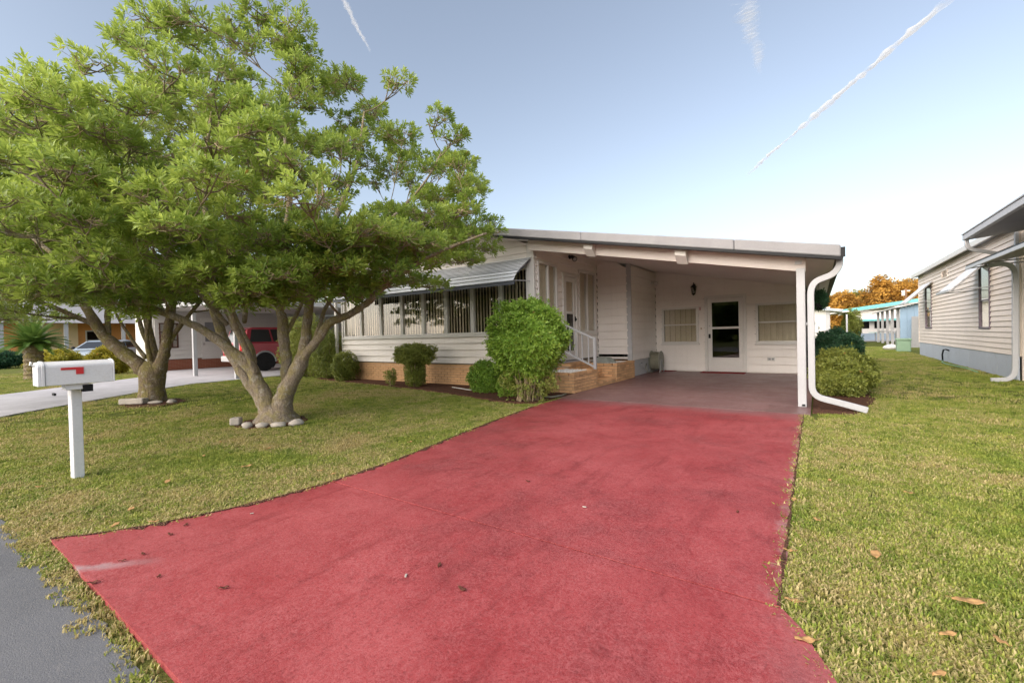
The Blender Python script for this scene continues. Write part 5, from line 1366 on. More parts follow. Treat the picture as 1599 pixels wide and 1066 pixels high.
def crown1(rr):
    out = []
    # silhouette of the crown, height of the top surface against x
    tx = np.array([-4.3, -3.6, -2.8, -2.0, -1.3, -.5, .3, 1.0, 1.7, 2.2, 2.55, 2.80])
    tz = np.array([2.7, 3.2, 4.1, 5.3, 6.1, 6.2, 5.85, 5.3, 4.8, 4.25, 3.5, 2.65])
    bxx = np.array([-4.3, -3.4, -2.4, -1.6, -.8, 0, .8, 1.4, 2.0, 2.5, 3.0])
    bzz = np.array([2.2, 1.95, 1.75, 1.65, 1.8, 1.85, 1.65, 1.7, 2.0, 2.3, 2.5])
    tries = 0
    while len(out) < 285 and tries < 90000:
        tries += 1
        x0 = rr.uniform(-4.2, 2.75); y = rr.uniform(-2.7, 2.7)
        k = (6.6 + y) / 6.6                      # the crown narrows towards the road side
        x = x0 * min(1.25, k)
        lo, hi = np.interp(x0, bxx, bzz) + .10, np.interp(x0, tx, tz) - .12
        hi = 1.2 + (hi - 1.2) * min(1.12, k); lo = 1.2 + (lo - 1.2) * max(.9, k)
        if hi < lo: continue
        z = lo + (hi - lo) * rr.random()
        f = (z - (lo + hi) / 2) / max(.2, (hi - lo) / 2)
        if (x0 / 4.4) ** 2 + (y / 2.8) ** 2 > 1.0: continue
        if (y / 2.8) ** 2 + (f * .8) ** 2 > 1.05: continue
        e = (x / 4.2) ** 2 + (y / 2.8) ** 2 + ((z - 3.7) / 2.4) ** 2
        if e < .36 and rr.random() > .10: continue
        rx = rr.uniform(.22, .42)
        if z < 2.15 and -.5 < x < .45 and y > -.6: continue
        if all(math.dist((x, y, z * 1.35), (o[0], o[1], o[2] * 1.35)) > .42 for o in out):
            out.append((x, y, z, rx, rx * rr.uniform(.42, .70)))
    # the low bright pads that hang in front of the stems
    out += [(1.0, -1.2, 1.78, .40, .24), (.54, -1.25, 1.85, .38, .24), (-.16, -1.2, 2.1, .40, .26), (.2, -1.6, 2.0, .36, .22), (1.55, -1.2, 2.06, .40, .24), (2.05, -.95, 2.0, .36, .22), (1.3, -1.35, 2.4, .42, .26), (.8, -1.6, 2.35, .40, .25), (1.85, -.9, 2.5, .42, .26), (2.25, -.6, 2.4, .36, .22), (1.2, -1.5, 2.0, .3, .2)]
    out += [(-.9, -1.0, 1.82, .36, .22), (-1.35, -.9, 1.72, .36, .2), (-.5, -1.15, 1.9, .34, .2), (-1.9, -1.0, 1.9, .4, .24), (.2, -1.0, 1.66, .30, .18), (.65, -1.05, 1.66, .34, .2), (1.45, -.8, 1.75, .32, .2)]
    out += [(-1.75, -1.0, 2.05, .5, .28), (-1.15, -1.3, 1.95, .42, .26), (-.55, -1.5, 2.25, .45, .3), (.15, -1.0, 1.75, .42, .28), (.55, -1.1, 1.80, .42, .26), (1.0, -.9, 2.0, .42, .28), (-.1, -1.6, 2.4, .5, .3),
            (-1.55, -.6, 1.62, .30, .2), (1.70, -.4, 1.95, .34, .2), (2.0, -.4, 2.2, .36, .2), (2.3, -.1, 2.4, .34, .2), (2.6, 0, 2.55, .30, .18), (2.85, .1, 2.68, .24, .14),
            (.45, 0, 5.82, .30, .3), (.25, .1, 5.6, .3, .25), (-.1, 0, 6.05, .35, .3), (1.95, 0, 4.95, .25, .2), (2.7, .1, 4.15, .28, .2), (2.8, 0, 3.75, .22, .16), (2.5, -.1, 4.35, .25, .2),
            (2.8, .1, 3.05, .32, .2), (2.95, .1, 3.2, .22, .15)]
    return out
big_tree('multi_stem_tree', 'nearer broad tree with pale multi-stemmed trunk ringed by stones', (-6.66, 3.43, 0), ROT, T1,
         [(0, 0, -.05, .36), (0, 0, .05, .31), (0, 0, .14, .23), (0, 0, .22, .16)], crown1, M_bark, M_leaf, 21, 84, 13, .096, .027, 'broad evergreen trees on the lawn')

T2 = [
 [(-.05, 0, .55, .16), (-.22, -.03, .78, .14), (-.52, -.08, 1.05, .12), (-.85, -.1, 1.38, .10), (-1.08, -.1, 1.75, .085), (-1.45, 0, 2.3, .065), (-2.0, .1, 3.1, .045), (-2.5, .1, 4.1, .025)],
 [(-.80, -.08, 1.34, .06), (-.95, .1, 1.8, .055), (-.95, .2, 2.4, .045), (-1.1, .3, 3.4, .034), (-1.2, .4, 4.8, .018)],
 [(-1.0, -.1, 1.6, .05), (-1.6, -.3, 1.95, .045), (-2.3, -.5, 2.35, .034), (-3.0, -.6, 2.8, .02)],
 [(.10, 0, .55, .15), (.24, -.02, .82, .12), (.32, 0, 1.15, .10), (.36, .05, 1.6, .085), (.45, .1, 2.2, .065), (.8, .1, 3.2, .045), (1.1, .1, 4.6, .022)],
 [(.30, 0, 1.1, .05), (.5, .1, 1.5, .045), (.85, .2, 2.0, .036), (1.5, .3, 2.8, .022)],
 [(0, .08, .55, .13), (-.06, .15, .85, .10), (-.14, .2, 1.2, .085), (-.2, .2, 1.7, .07), (-.2, .3, 2.6, .052), (-.3, .3, 3.9, .034), (-.2, .3, 5.4, .014)],
 [(-.10, .18, 1.0, .05), (-.4, .3, 1.45, .042), (-.6, .4, 2.1, .034), (-.7, .5, 3.0, .02)],
 [(.05, -.05, .75, .05), (.05, -.15, 1.3, .035), (.15, -.2, 1.9, .028), (.1, -.4, 2.7, .018)],
 [(-.05, -.05, .9, .045), (-.25, -.15, 1.3, .03), (-.45, -.25, 1.8, .024), (-.6, -.4, 2.6, .016)],
]
def crown2(rr):
    out = []; tries = 0
    tx = np.array([-4.2, -3.4, -2.4, -1.4, -.4, .6, 1.6, 2.6, 3.2]); tz = np.array([5.0, 5.9, 6.1, 6.1, 6.3, 6.6, 6.3, 5.4, 4.0])
    while len(out) < 215 and tries < 60000:
        tries += 1
        x0 = rr.uniform(-4.4, 3.2); y = rr.uniform(-3.0, 3.0); k = (9.1 + y) / 9.1; x = x0 * k
        lo, hi = 2.05 - .09 * max(0, -x), np.interp(x0, tx, tz) - .15
        hi = 1.2 + (hi - 1.2) * min(1.12, k); z = lo + (hi - lo) * rr.random(); f = (z - (lo + hi) / 2) / ((hi - lo) / 2)
        if (x0 / 4.6) ** 2 + (y / 3.1) ** 2 > 1 or (y / 3.1) ** 2 + (f * .8) ** 2 > 1.05: continue
        e = (x / 4.3) ** 2 + (y / 3.0) ** 2 + ((z - 4.2) / 2.5) ** 2
        if e < .32 and rr.random() > .12: continue
        rx = rr.uniform(.32, .54)
        if all(math.dist((x, y, z * 1.3), (o[0], o[1], o[2] * 1.3)) > .50 for o in out): out.append((x, y, z, rx, rx * rr.uniform(.42, .62)))
    out += [(-1.6, -1.0, 1.85, .45, .28), (-2.4, -1.0, 1.85, .5, .3), (-.7, -1.2, 2.05, .42, .26), (.6, -1.2, 2.0, .42, .26), (1.25, -1.0, 1.95, .42, .26), (-3.1, -.8, 1.9, .5, .3)]
    return out
big_tree('short_trunk_tree', 'farther broad tree with short thick brown trunk behind the mailbox', (-11.29, 3.29, 0), ROT, T2,
         [(0, 0, -.05, .30), (0, 0, .06, .25), (0, 0, .3, .215), (.02, 0, .55, .23), (.02, 0, .72, .22), (.02, 0, .85, .12)], crown2, M_bark2, M_leaf2, 33, 50, 11, .108, .032, 'broad evergreen trees on the lawn', 2)

# --- stones round the trunks
def stone(x, y, sx, sy, sz, label, rot=0, block=False):
    if block:
        o = MB().rbox((x, y, sz / 2 + .01), (sx, sy, sz * .8), rot, random.uniform(-.1, .1), random.uniform(-.08, .08)).build('edging_stone', M_stone, bevel=.02)
    else:
        o = MB().blob((x, y, sz * .42), (sx / 2 * random.uniform(.8, 1.05), sy / 2 * random.uniform(.75, 1.1), sz * random.uniform(.35, .5)), 12, 8, .16, rot).build('edging_stone', M_stone, smooth=True)
    tag(o, label, 'stone', 'stones edging the trees')
def loc1(lx, ly): return (-6.66 + lx * math.cos(ROT) - ly * math.sin(ROT), 3.43 + lx * math.sin(ROT) + ly * math.cos(ROT))
x, y = loc1(-.42, -.30); stone(x, y, .13, .17, .13, 'upright block stone left of the nearer tree trunk', ROT + .3, True)
for i, (lx, ly, sx, lab) in enumerate(((-.16, -.47, .19, 'leftmost rounded stone edging the nearer tree'), (.06, -.50, .22, 'second rounded stone from the left edging the nearer tree'), (.27, -.46, .22, 'third rounded stone from the left edging the nearer tree'), (.47, -.36, .24, 'rightmost rounded stone edging the nearer tree'))):
    x, y = loc1(lx, ly); stone(x, y, sx, .15, .10, lab, ROT + .1 * i)
def loc2(lx, ly): return (-11.29 + lx * math.cos(ROT) - ly * math.sin(ROT), 3.29 + lx * math.sin(ROT) + ly * math.cos(ROT))
x, y = loc2(-.08, -.36); stone(x, y, .48, .16, .14, 'long pale block stone before the farther tree', ROT, True)
x, y = loc2(.33, -.34); stone(x, y, .26, .16, .10, 'rounded stone beside the pale block at the farther tree', ROT)
x, y = loc2(.56, -.22); stone(x, y, .22, .16, .09, 'small rounded stone at the right of the farther tree', ROT)

# ------------------------------------------------------------------ shrubs
def shrub(name, label, cat, c, r, n, mat, L=.045, W=.022, K=6, stems=6, base_r=.12, shape=None, seed=1, twist=.12, fill=.35, group=None, stem_mat=None, lo=None, tone=.4):
    """leaf shell over an uneven ellipsoid plus inner leaves and stems; c is the crown centre"""
    rr = np.random.default_rng(seed)
    root = thing(name, label, cat, (c[0], c[1], 0), group)
    u = rr.normal(0, 1, (n, 3)); u /= np.linalg.norm(u, axis=1, keepdims=True)
    ph = rr.random(6) * 6.28
    a = np.arctan2(u[:, 1], u[:, 0])
    bump = 1 + twist * (np.sin(3 * a + ph[0]) * .5 + np.sin(5 * a + ph[1] + u[:, 2] * 3) * .35 + np.sin(u[:, 2] * 7 + ph[2]) * .3)
    rad = np.where(rr.random(n) < fill, rr.random(n) ** .5, 1 - .10 * rr.random(n) ** 2) * bump
    rad = rad + np.where(rr.random(n) < .22, rr.random(n) ** 2 * .20, 0)
    lump = np.sin(u @ np.array([5.1, 3.3, 4.2]) + ph[3]) * np.sin(u @ np.array([-4.2, 6.1, 2.7]) + ph[4])
    rad = rad * (1 + .13 * lump)
    P = np.array(c) + u * rad[:, None] * np.array(r)
    if shape: P = shape(P, rr)
    if lo is not None: P = P[P[:, 2] > lo]
    A = (P - np.array(c)) / np.array(r) + rr.normal(0, .35, P.shape) + np.array([0, 0, .35])
    leaves_mesh('foliage', mat, P, A, K, L, W, open_=(25, 90), parent=root, tone=np.clip(tone + rr.normal(0, .14, len(P)), 0, .85), L_rand=(.6, 1.3))
    b = MB()
    for k in range(stems):
        t = k / max(1, stems) * 6.283 + rr.random(); p0 = (c[0] + base_r * math.cos(t) * rr.random(), c[1] + base_r * math.sin(t) * rr.random(), 0)
        p2 = (c[0] + r[0] * .7 * math.cos(t), c[1] + r[1] * .7 * math.sin(t), c[2] + r[2] * rr.uniform(.0, .6)); p1 = (c[0] + r[0] * .3 * math.cos(t), c[1] + r[1] * .3 * math.sin(t), c[2] * .6)
        b.tube(bezier_pts(np.array(p0), np.array(p1), np.array(p2), 5), [.016, .013, .010, .008, .005], 5)
    b.build('stems', stem_mat or M_twig, root, smooth=True, kind='stuff')
    return root
# big round bush in front of the porch: dense dome above a leggy skirt
def bigshape(P, rr):
    low = P[:, 2] < .75
    keep = ~low | (rr.random(len(P)) < .55)
    return P[keep]
shrub('round_bush', 'large bright green rounded bush in front of the porch', 'bush', (-4.30, 6.75, 1.12), (.66, .62, .64), 8000, M_bush, .062, .028, 5, 14, .25, None, 5, .14, .25, tone=.48)
shrub('bush_undergrowth', 'leggy yellow-green stems and low leaves under the large round bush', 'bush', (-4.28, 6.72, .42), (.50, .46, .42), 800, M_shrubleaf, .055, .022, 5, 40, .3, None, 6, .2, .6, lo=.03)
shrub('clipped_shrub', 'clipped shrub with flat dark top before the middle bay windows', 'bush', (-7.95, 7.40, .80), (.45, .42, .24), 3000, M_shrubleaf, .045, .022, 5, 6, .08, None, 7, .2, .3, tone=.5)
shrub('leafy_sprouts', 'narrow leafy lower growth beneath the clipped bay-window shrub', 'bush', (-7.95, 7.42, .36), (.25, .22, .34), 1300, M_shrubleaf, .045, .022, 5, 8, .08, None, 8, .15, .5, lo=.03)
shrub('low_shrub', 'low dense green shrub left of the large round bush', 'bush', (-5.72, 7.30, .33), (.34, .32, .33), 2600, M_bush, .045, .022, 5, 8, .1, None, 9, .14, .4, tone=.3, lo=.03)
shrub('low_shrub', 'small olive shrub near the left end of the brick base', 'bush', (-11.2, 7.75, .40), (.36, .32, .40), 2200, M_shrubleaf, .05, .022, 5, 8, .1, None, 10, .14, .4, tone=.25, lo=.03)
shrub('tall_shrub', 'tall brownish shrub at the left corner of the white house', 'bush', (-12.35, 8.0, .75), (.55, .5, .75), 3600, M_shrubleaf, .055, .022, 5, 10, .2, None, 11, .2, .5, tone=.2, lo=.03)
shrub('tall_shrub', 'broad yellow-green shrub between the red vehicle and the house corner', 'bush', (-14.2, 8.4, .95), (.85, .7, .95), 5200, M_shrubleaf, .07, .026, 5, 10, .25, None, 12, .2, .5, tone=.55, lo=.03)
shrub('sprout', 'tiny sprouting plant beside the clipped bay-window shrub', 'plant', (-8.75, 7.35, .25), (.14, .14, .2), 160, M_shrubleaf, .05, .02, 5, 4, .03, None, 13, .3, .6)
shrub('low_shrub', 'dark little sprouts at the foot of the large round bush', 'plant', (-4.95, 7.0, .18), (.20, .18, .18), 500, M_bush, .045, .02, 5, 4, .06, None, 14, .3, .5, lo=.03)
shrub('side_hedge', 'rounded yellow-green hedge with red leaves beside the downspout', 'bush', (.34, 9.95, .36), (.44, .62, .42), 5200, M_shrubleaf, .05, .028, 5, 10, .15, None, 15, .08, .25, lo=.02, tone=.5)
shrub('side_hedge', 'dark green hedge behind the yellow-green one along the carport side', 'bush', (.38, 14.0, .55), (.50, .95, .58), 5200, M_dark, .06, .03, 5, 10, .15, None, 16, .12, .25, lo=.02)
shrub('far_shrub', 'tall leafy shrub before the far teal-roofed house', 'bush', (2.2, 45.5, 1.25), (.62, .6, 1.2), 1800, M_shrubleaf, .14, .06, 5, 6, .2, None, 17, .2, .4, lo=.02)
# hanging plant under the eave
hpn = shrub('hanging_plant', 'dark plant hanging under the carport eave', 'plant', (.02, 10.6, 1.75), (.14, .14, .16), 420, M_dark, .06, .02, 5, 0, .05, None, 18, .2, .5)
MB().lathe([(.05, 1.55), (.09, 1.60), (.11, 1.72)], (.02, 10.6, 0), 12).build('pot', M_black, hpn); MB().tube([(.02, 10.6, 1.72), (.02, 10.6, 2.2)], .004, 4).build('hanger', M_black, hpn)

# left background planting
shrub('trimmed_hedge', 'trimmed golden-green hedge before the silver hatchback', 'hedge', (-29.6, 5.0, .5), (.9, .9, .5), 3600, M_yellow, .10, .05, 4, 4, .2, None, 19, .05, .25, lo=.02, tone=.25)
shrub('yellow_shrub', 'yellow-green shrub with orange leaves behind the farther tree trunk', 'bush', (-24.1, 5.6, .55), (.55, .6, .58), 2200, M_yellow, .12, .045, 5, 8, .2, None, 20, .2, .4, lo=.02, tone=.4)
shrub('dark_hedge', 'long dark green hedge at the far left', 'hedge', (-38.5, 3.4, .5), (1.0, 1.9, .5), 5200, M_dark, .12, .06, 4, 4, .2, None, 22, .05, .25, lo=.02)
shrub('far_bushes', 'dark rounded bush behind the red vehicle', 'bush', (-14.6, 14.0, 1.2), (1.0, .9, 1.2), 3000, M_dark, .10, .04, 5, 6, .2, None, 23, .2, .4, lo=.02, tone=.6)

# --- cycad (sago palm)
cy = thing('sago_palm', 'sago palm with stout brown trunk and arching fronds behind the mailbox', 'palm', (-24.2, 3.5, 0))
tb = MB()
prof_ = [(.30, 0), (.27, .1)]
for k in range(14): prof_ += [(.255 + (.03 if k % 2 else 0), .12 + k * .08)]
tb.lathe(prof_ + [(.16, 1.28)], (-24.2, 3.5, 0), 14); tb.build('trunk', M_bark2, cy, smooth=False)
fb = []
rrp = np.random.default_rng(5)
Vv, Ff = [], []
tonev = []
for k in range(64):
    az = k * 2.39996; el = R(85 - 82 * (k / 64) ** .9); Lf = rrp.uniform(.95, 1.2)
    p = Vector((-24.2, 3.5, 1.25)); d = Vector((math.cos(az) * math.cos(el), math.sin(az) * math.cos(el), math.sin(el)))
    pts = []
    for i in range(16):
        pts.append(p.copy()); p = p + d * (Lf / 15); d = (d + Vector((0, 0, -.065))).normalized()
    b = MB(); b.tube(pts, [.012] * 8 + [.006] * 8, 4, False)
    for i in range(1, 15):
        t = (pts[i + 1] - pts[i]).normalized(); s_ = t.cross(Vector((0, 0, 1))).normalized(); n_ = s_.cross(t)
        for sg in (-1, 1):
            for h_ in (0, .5):
                q0 = pts[i].lerp(pts[i + 1], h_); e = q0 + (s_ * sg * .85 + t * .45 + n_ * .25) * (.20 * (1 - abs(i - 6) / 13))
                b.add([q0 - t * .02, q0 + t * .02, e + t * .008, e - t * .008], [(0, 1, 2, 3)])
    o = b.build('frond', M_frond, cy)
    at = o.data.attributes.new('tone', 'FLOAT', 'POINT'); at.data.foreach_set('value', [float(np.clip(.35 + rrp.normal(0, .15) + .3 * (1 - k / 64), 0, .9))] * len(o.data.vertices))

# --- trees far behind
def far_tree(name, label, loc, r, zc, n, mat, seed, L=.5, group='trees beyond the houses'):
    rr = np.random.default_rng(seed)
    root = thing(name, label, 'tree', loc, group)
    MB().tube([(loc[0], loc[1], 0), (loc[0] + .1, loc[1], zc * .5), (loc[0], loc[1], zc)], [.28, .2, .1], 8).build('trunk', M_bark2, root, smooth=True)
    # clumpy crown: clumps on an ellipsoid, leaf sprays round each
    m = max(14, n // 60)
    u = rr.normal(0, 1, (m, 3)); u /= np.linalg.norm(u, axis=1, keepdims=True)
    c = np.array([loc[0], loc[1], zc]) + u * np.array(r) * (.45 + .42 * rr.random((m, 1)))
    i = rr.integers(0, m, n)
    v = rr.normal(0, 1, (n, 3)); v /= np.linalg.norm(v, axis=1, keepdims=True)
    P = c[i] + v * (r[0] * .30) * rr.random((n, 1)) ** .4
    tone = np.clip(rr.normal(.4, .18, m)[i] + rr.normal(0, .1, n), 0, .9)
    leaves_mesh('crown', mat, P, v + np.array([0, 0, .4]), 5, L, L * .55, open_=(30, 95), parent=root, tone=tone)
    return root
far_tree('sunset_tinted_tree', 'tree tinted orange as in evening sun above the far carport left of the teal roof', (2.4, 78, 0), (3.2, 3.2, 2.6), 3.8, 2400, M_sunsetleaf, 41, .42)
far_tree('sunset_tinted_tree', 'large tree tinted orange as in evening sun above the blue shed', (8.9, 80, 0), (3.8, 3.6, 3.3), 4.9, 2800, M_sunsetleaf, 42, .42)
far_tree('olive_tree', 'olive-green tree in the gap between the two sunset-tinted trees', (5.6, 90, 0), (3.6, 3.4, 2.8), 4.2, 1300, M_olive, 43, .45)
far_tree('sunset_tinted_tree', 'tree tinted as in evening sun, partly hidden behind the main house eave', (-2.6, 82, 0), (3.4, 3.4, 2.2), 3.2, 2000, M_sunsetleaf, 44, .42)
far_tree('olive_tree', 'olive tree behind the roof of the taupe house', (13.5, 82, 0), (4.0, 3.6, 3.2), 4.4, 1600, M_olive, 45, .45)
for i, (x, y, lab) in enumerate(((-58, 24, 'rounded tree behind the brown house on the left'), (-48, 32, 'rounded tree rising behind the left carport'), (-70, 14, 'tree behind the sun-tinted house at the far left'), (-38, 36, 'tree behind the carport shed on the left'))):
    far_tree('background_tree', lab, (x, y, 0), (4.5, 4.5, 3.0), 4.4, 1500, M_olive if i % 2 else M_leaf2, 50 + i, .42)

# --- the wooded lots across the road (what the windows mirror)
rr = np.random.default_rng(91)
P_ = []
for k in range(15):
    cx = -40 + k * 5.6 + rr.normal(0, .8); cyy = -34 + rr.normal(0, 2.0); rx_ = rr.uniform(3.0, 4.2); zc_ = rr.uniform(2.2, 2.9)
    v = rr.normal(0, 1, (420, 3)); v /= np.linalg.norm(v, axis=1, keepdims=True)
    q = np.array([cx, cyy, zc_]) + v * np.array([rx_, 2.6, zc_ * .9]) * (.75 + .35 * rr.random((420, 1)))
    P_.append(q[q[:, 2] > .1])
P_ = np.concatenate(P_)
o = leaves_mesh('tree_line', M_leaf2, P_, rr.normal(0, 1, P_.shape) + np.array([0, .6, .5]), 5, 1.1, .6, open_=(30, 95), tone=np.clip(rr.normal(.35, .15, len(P_)), 0, .9))
tag(o, 'band of trees across the road mirrored in the windows', 'trees', kind='stuff')
CT1 = ([-336, 2934, 900], [316, 1706, 900])
CT2 = ([-1150, 919, 900], [-1018, 728, 900])
CT3 = ([-156, 1808, 900], [-157, 1363, 900])
LEAF_R = [(0.23, 2.91, 0.09, 1.49), (0.51, 2.61, 0.1, 3.42), (-0.02, 3.26, 0.05, 2.32), (0.39, 2.29, 0.06, 3.79), (0.32, 2.01, 0.05, 3.93), (-0.05, 1.97, 0.07, 0.41), (-0.1, 2.23, 0.06, 0.08), (0.54, 2.34, 0.05, 5.26), (0.06, 4.16, 0.05, 1.63), (-0.15, 3.57, 0.06, 1.47), (-0.14, 2.73, 0.05, 6.25), (0.51, 4.11, 0.05, 2.95)]
LEAF_D = [(-1.61, 1.63, 0.04000000000000001, 5.25), (-1.37, 1.53, 0.048, 2.99), (-2.34, 0.93, 0.04000000000000001, 4.01), (-2.95, 0.6, 0.048, 0.95), (-2.74, 0.8, 0.028000000000000004, 5.45), (-3.11, 0.84, 0.032, 3.29), (-3.11, 0.75, 0.028000000000000004, 4.22), (-0.44, 3.14, 0.032, 4.76), (-3.28, 1.02, 0.04000000000000001, 0.19), (-3.36, 1.13, 0.04000000000000001, 5.44), (-1.92, 2.96, 0.04000000000000001, 2.97)]
LEAF_L = [(-4.43, 1.99, 0.09, 4.48), (-4.55, 1.41, 0.09, 5.78), (-4.03, 1.03, 0.07, 2.48), (-4.95, 2.45, 0.06, 5.03), (-4.72, 3.44, 0.07, 2.79), (-5.24, 1.94, 0.06, 5.88), (-3.77, 0.88, 0.07, 5.52), (-5.37, 0.78, 0.06, 0.61), (-3.68, 2.27, 0.05, 0.85), (-3.79, 3.43, 0.06, 1.36), (-5.79, 2.32, 0.05, 6.06), (-4.92, 2.8, 0.05, 2.74), (-3.61, 1.04, 0.06, 3.94), (-3.49, 2.27, 0.05, 1.89)]
LEAF_W = [(-1.31, 2.71, 0.05, 3.19), (-1.68, 1.47, 0.05, 2.2), (-3.18, 1.45, 0.04, 4.28)]
# ------------------------------------------------------------------ grass
def grassmat():
    s = NM('grass_blade'); p = s.pos()
    rn = s.n('ObjectInfo').outputs['Random']
    big = s.noise(p, 0.55, 5, 0.6, 0.6); mid = s.noise(p, 2.6, 6, 0.7)
    at = s.n('Attribute'); at.attribute_name = 'tone'
    g = s.ramp(s.math('ADD', s.math('MULTIPLY', mid, .55), s.math('MULTIPLY', rn, .45)), [(0.22, (0.12, 0.20, 0.025)), (0.5, (0.255, 0.325, 0.05)), (0.80, (0.43, 0.44, 0.095))])
    dry = s.mix(at.outputs['Fac'], (0.40, 0.27, 0.12), (0.62, 0.50, 0.27))
    dm = s.math('ADD', s.math('ADD', s.math('MULTIPLY', big, .55), s.math('MULTIPLY', mid, .35)), s.math('MULTIPLY', at.outputs['Fac'], .16))
    c = s.mix(s.ramp(dm, [(0.51, 0.05), (0.62, 0.85)]), g, dry)
    b = s.n('BsdfPrincipled'); s.l(c, b.inputs['Base Color']); b.inputs['Roughness'].default_value = .6; b.inputs['Specular IOR Level'].default_value = .2
    tr = s.n('BsdfTranslucent'); s.l(c, tr.inputs[0])
    mx = s.n('MixShader'); mx.inputs[0].default_value = .3
    s.l(b.outputs[0], mx.inputs[1]); s.l(tr.outputs[0], mx.inputs[2]); s.l(mx.outputs[0], s.out.inputs['Surface'])
    return s.m
M_grass = grassmat()

def tuft(name, n, rad, h, seed, flat=.5):
    rr = np.random.default_rng(seed); V, F, T = [], [], []
    for _ in range(n):
        a = rr.random() * 6.283; r_ = rad * rr.random() ** .5; x, y = r_ * math.cos(a), r_ * math.sin(a)
        az = rr.random() * 6.283; lean = rr.uniform(.15, 1.0) ** 1 * flat * 2; hh = h * rr.uniform(.5, 1.15); w = rr.uniform(.0028, .0052)
        d = np.array([math.cos(az), math.sin(az), 0]); sd_ = np.array([-math.sin(az), math.cos(az), 0])
        p0 = np.array([x, y, -.004]); p1 = p0 + np.array([0, 0, hh * .62]) + d * hh * .22 * lean; p2 = p0 + np.array([0, 0, hh * (1 - .22 * lean)]) + d * hh * .75 * lean
        b = len(V); V += [p0 - sd_ * w, p0 + sd_ * w, p1 + sd_ * w * .9, p1 - sd_ * w * .9, p2]
        F += [(b, b + 1, b + 2, b + 3), (b + 3, b + 2, b + 4)]; T += [rr.random()] * 5
    me = bpy.data.meshes.new(name); me.from_pydata([tuple(v) for v in V], [], F)
    at = me.attributes.new('tone', 'FLOAT', 'POINT'); at.data.foreach_set('value', T)
    me.materials.append(M_grass); me.update()
    return bpy.data.objects.new(name, me)

def inpoly(x, y, poly):
    c = np.zeros(len(x), bool); n = len(poly)
    for i in range(n):
        x0, y0 = poly[i]; x1, y1 = poly[(i + 1) % n]
        m = ((y0 > y) != (y1 > y)) & (x < (x1 - x0) * (y - y0) / ((y1 - y0) if y1 != y0 else 1e-9) + x0)
        c ^= m
    return c
DRV = DL + DL2 + DR2 + DR
CAR = [(-4.0, 7.1), (-.12, 7.1), (-.12, 14), (-4.0, 14)]
BED = [(-12.9, 8.2), (-12.6, 7.75), (-11.2, 7.6), (-9.6, 7.45), (-7.8, 7.15), (-6.3, 6.85), (-5.2, 6.55), (-4.45, 6.35), (-4.02, 6.5), (-3.9, 8.2)]
NDR = [(-10.4, .5), (-11.0, .85), (-11.75, 1.45), (-13.6, 3.5), (-15.0, 5.3), (-15.2, 14), (-23.4, 14), (-23.4, 6.2), (-20.3, 5.8), (-18.6, 3.9), (-16.9, 1.9), (-16.2, .5)]
SBD = [(-.1, 7.5), (.35, 7.55), (.60, 8.3), (.75, 9.5), (.8, 18), (-.1, 18)]
def scatter(x0, x1, y0, y1, per, rr, keep=None):
    n = int((x1 - x0) * (y1 - y0) * per)
    x = x0 + (x1 - x0) * rr.random(n); y = y0 + (y1 - y0) * rr.random(n)
    m = y > .50 + .035 * np.sin(x * 9) + .03 * np.sin(x * 23)
    for poly in (DRV, CAR, BED, NDR, SBD): m &= ~inpoly(x, y, poly)
    m &= ~((x < -3.9) & (y > 8.0)); m &= ~((x > 3.40) & (y > 13.6)); m &= ~((x > -.3) & (x < 0) & (y > 7))
    for cx, cy_, ra, rb in ((-6.64, 3.36, .40, .38), (-11.1, 3.25, .62, .40)): m &= ((x - cx) / ra) ** 2 + ((y - cy_) / rb) ** 2 > 1
    x, y = x[m], y[m]
    dist = np.hypot(x, y); 
    if keep is not None:
        k = rr.random(len(x)) < keep(dist); x, y = x[k], y[k]
    # cull what no camera near the photograph's could see: behind the viewer
    f = (x * -.568 + y * .823) > -.3
    return np.stack([x[f], y[f], np.zeros(f.sum())], 1)

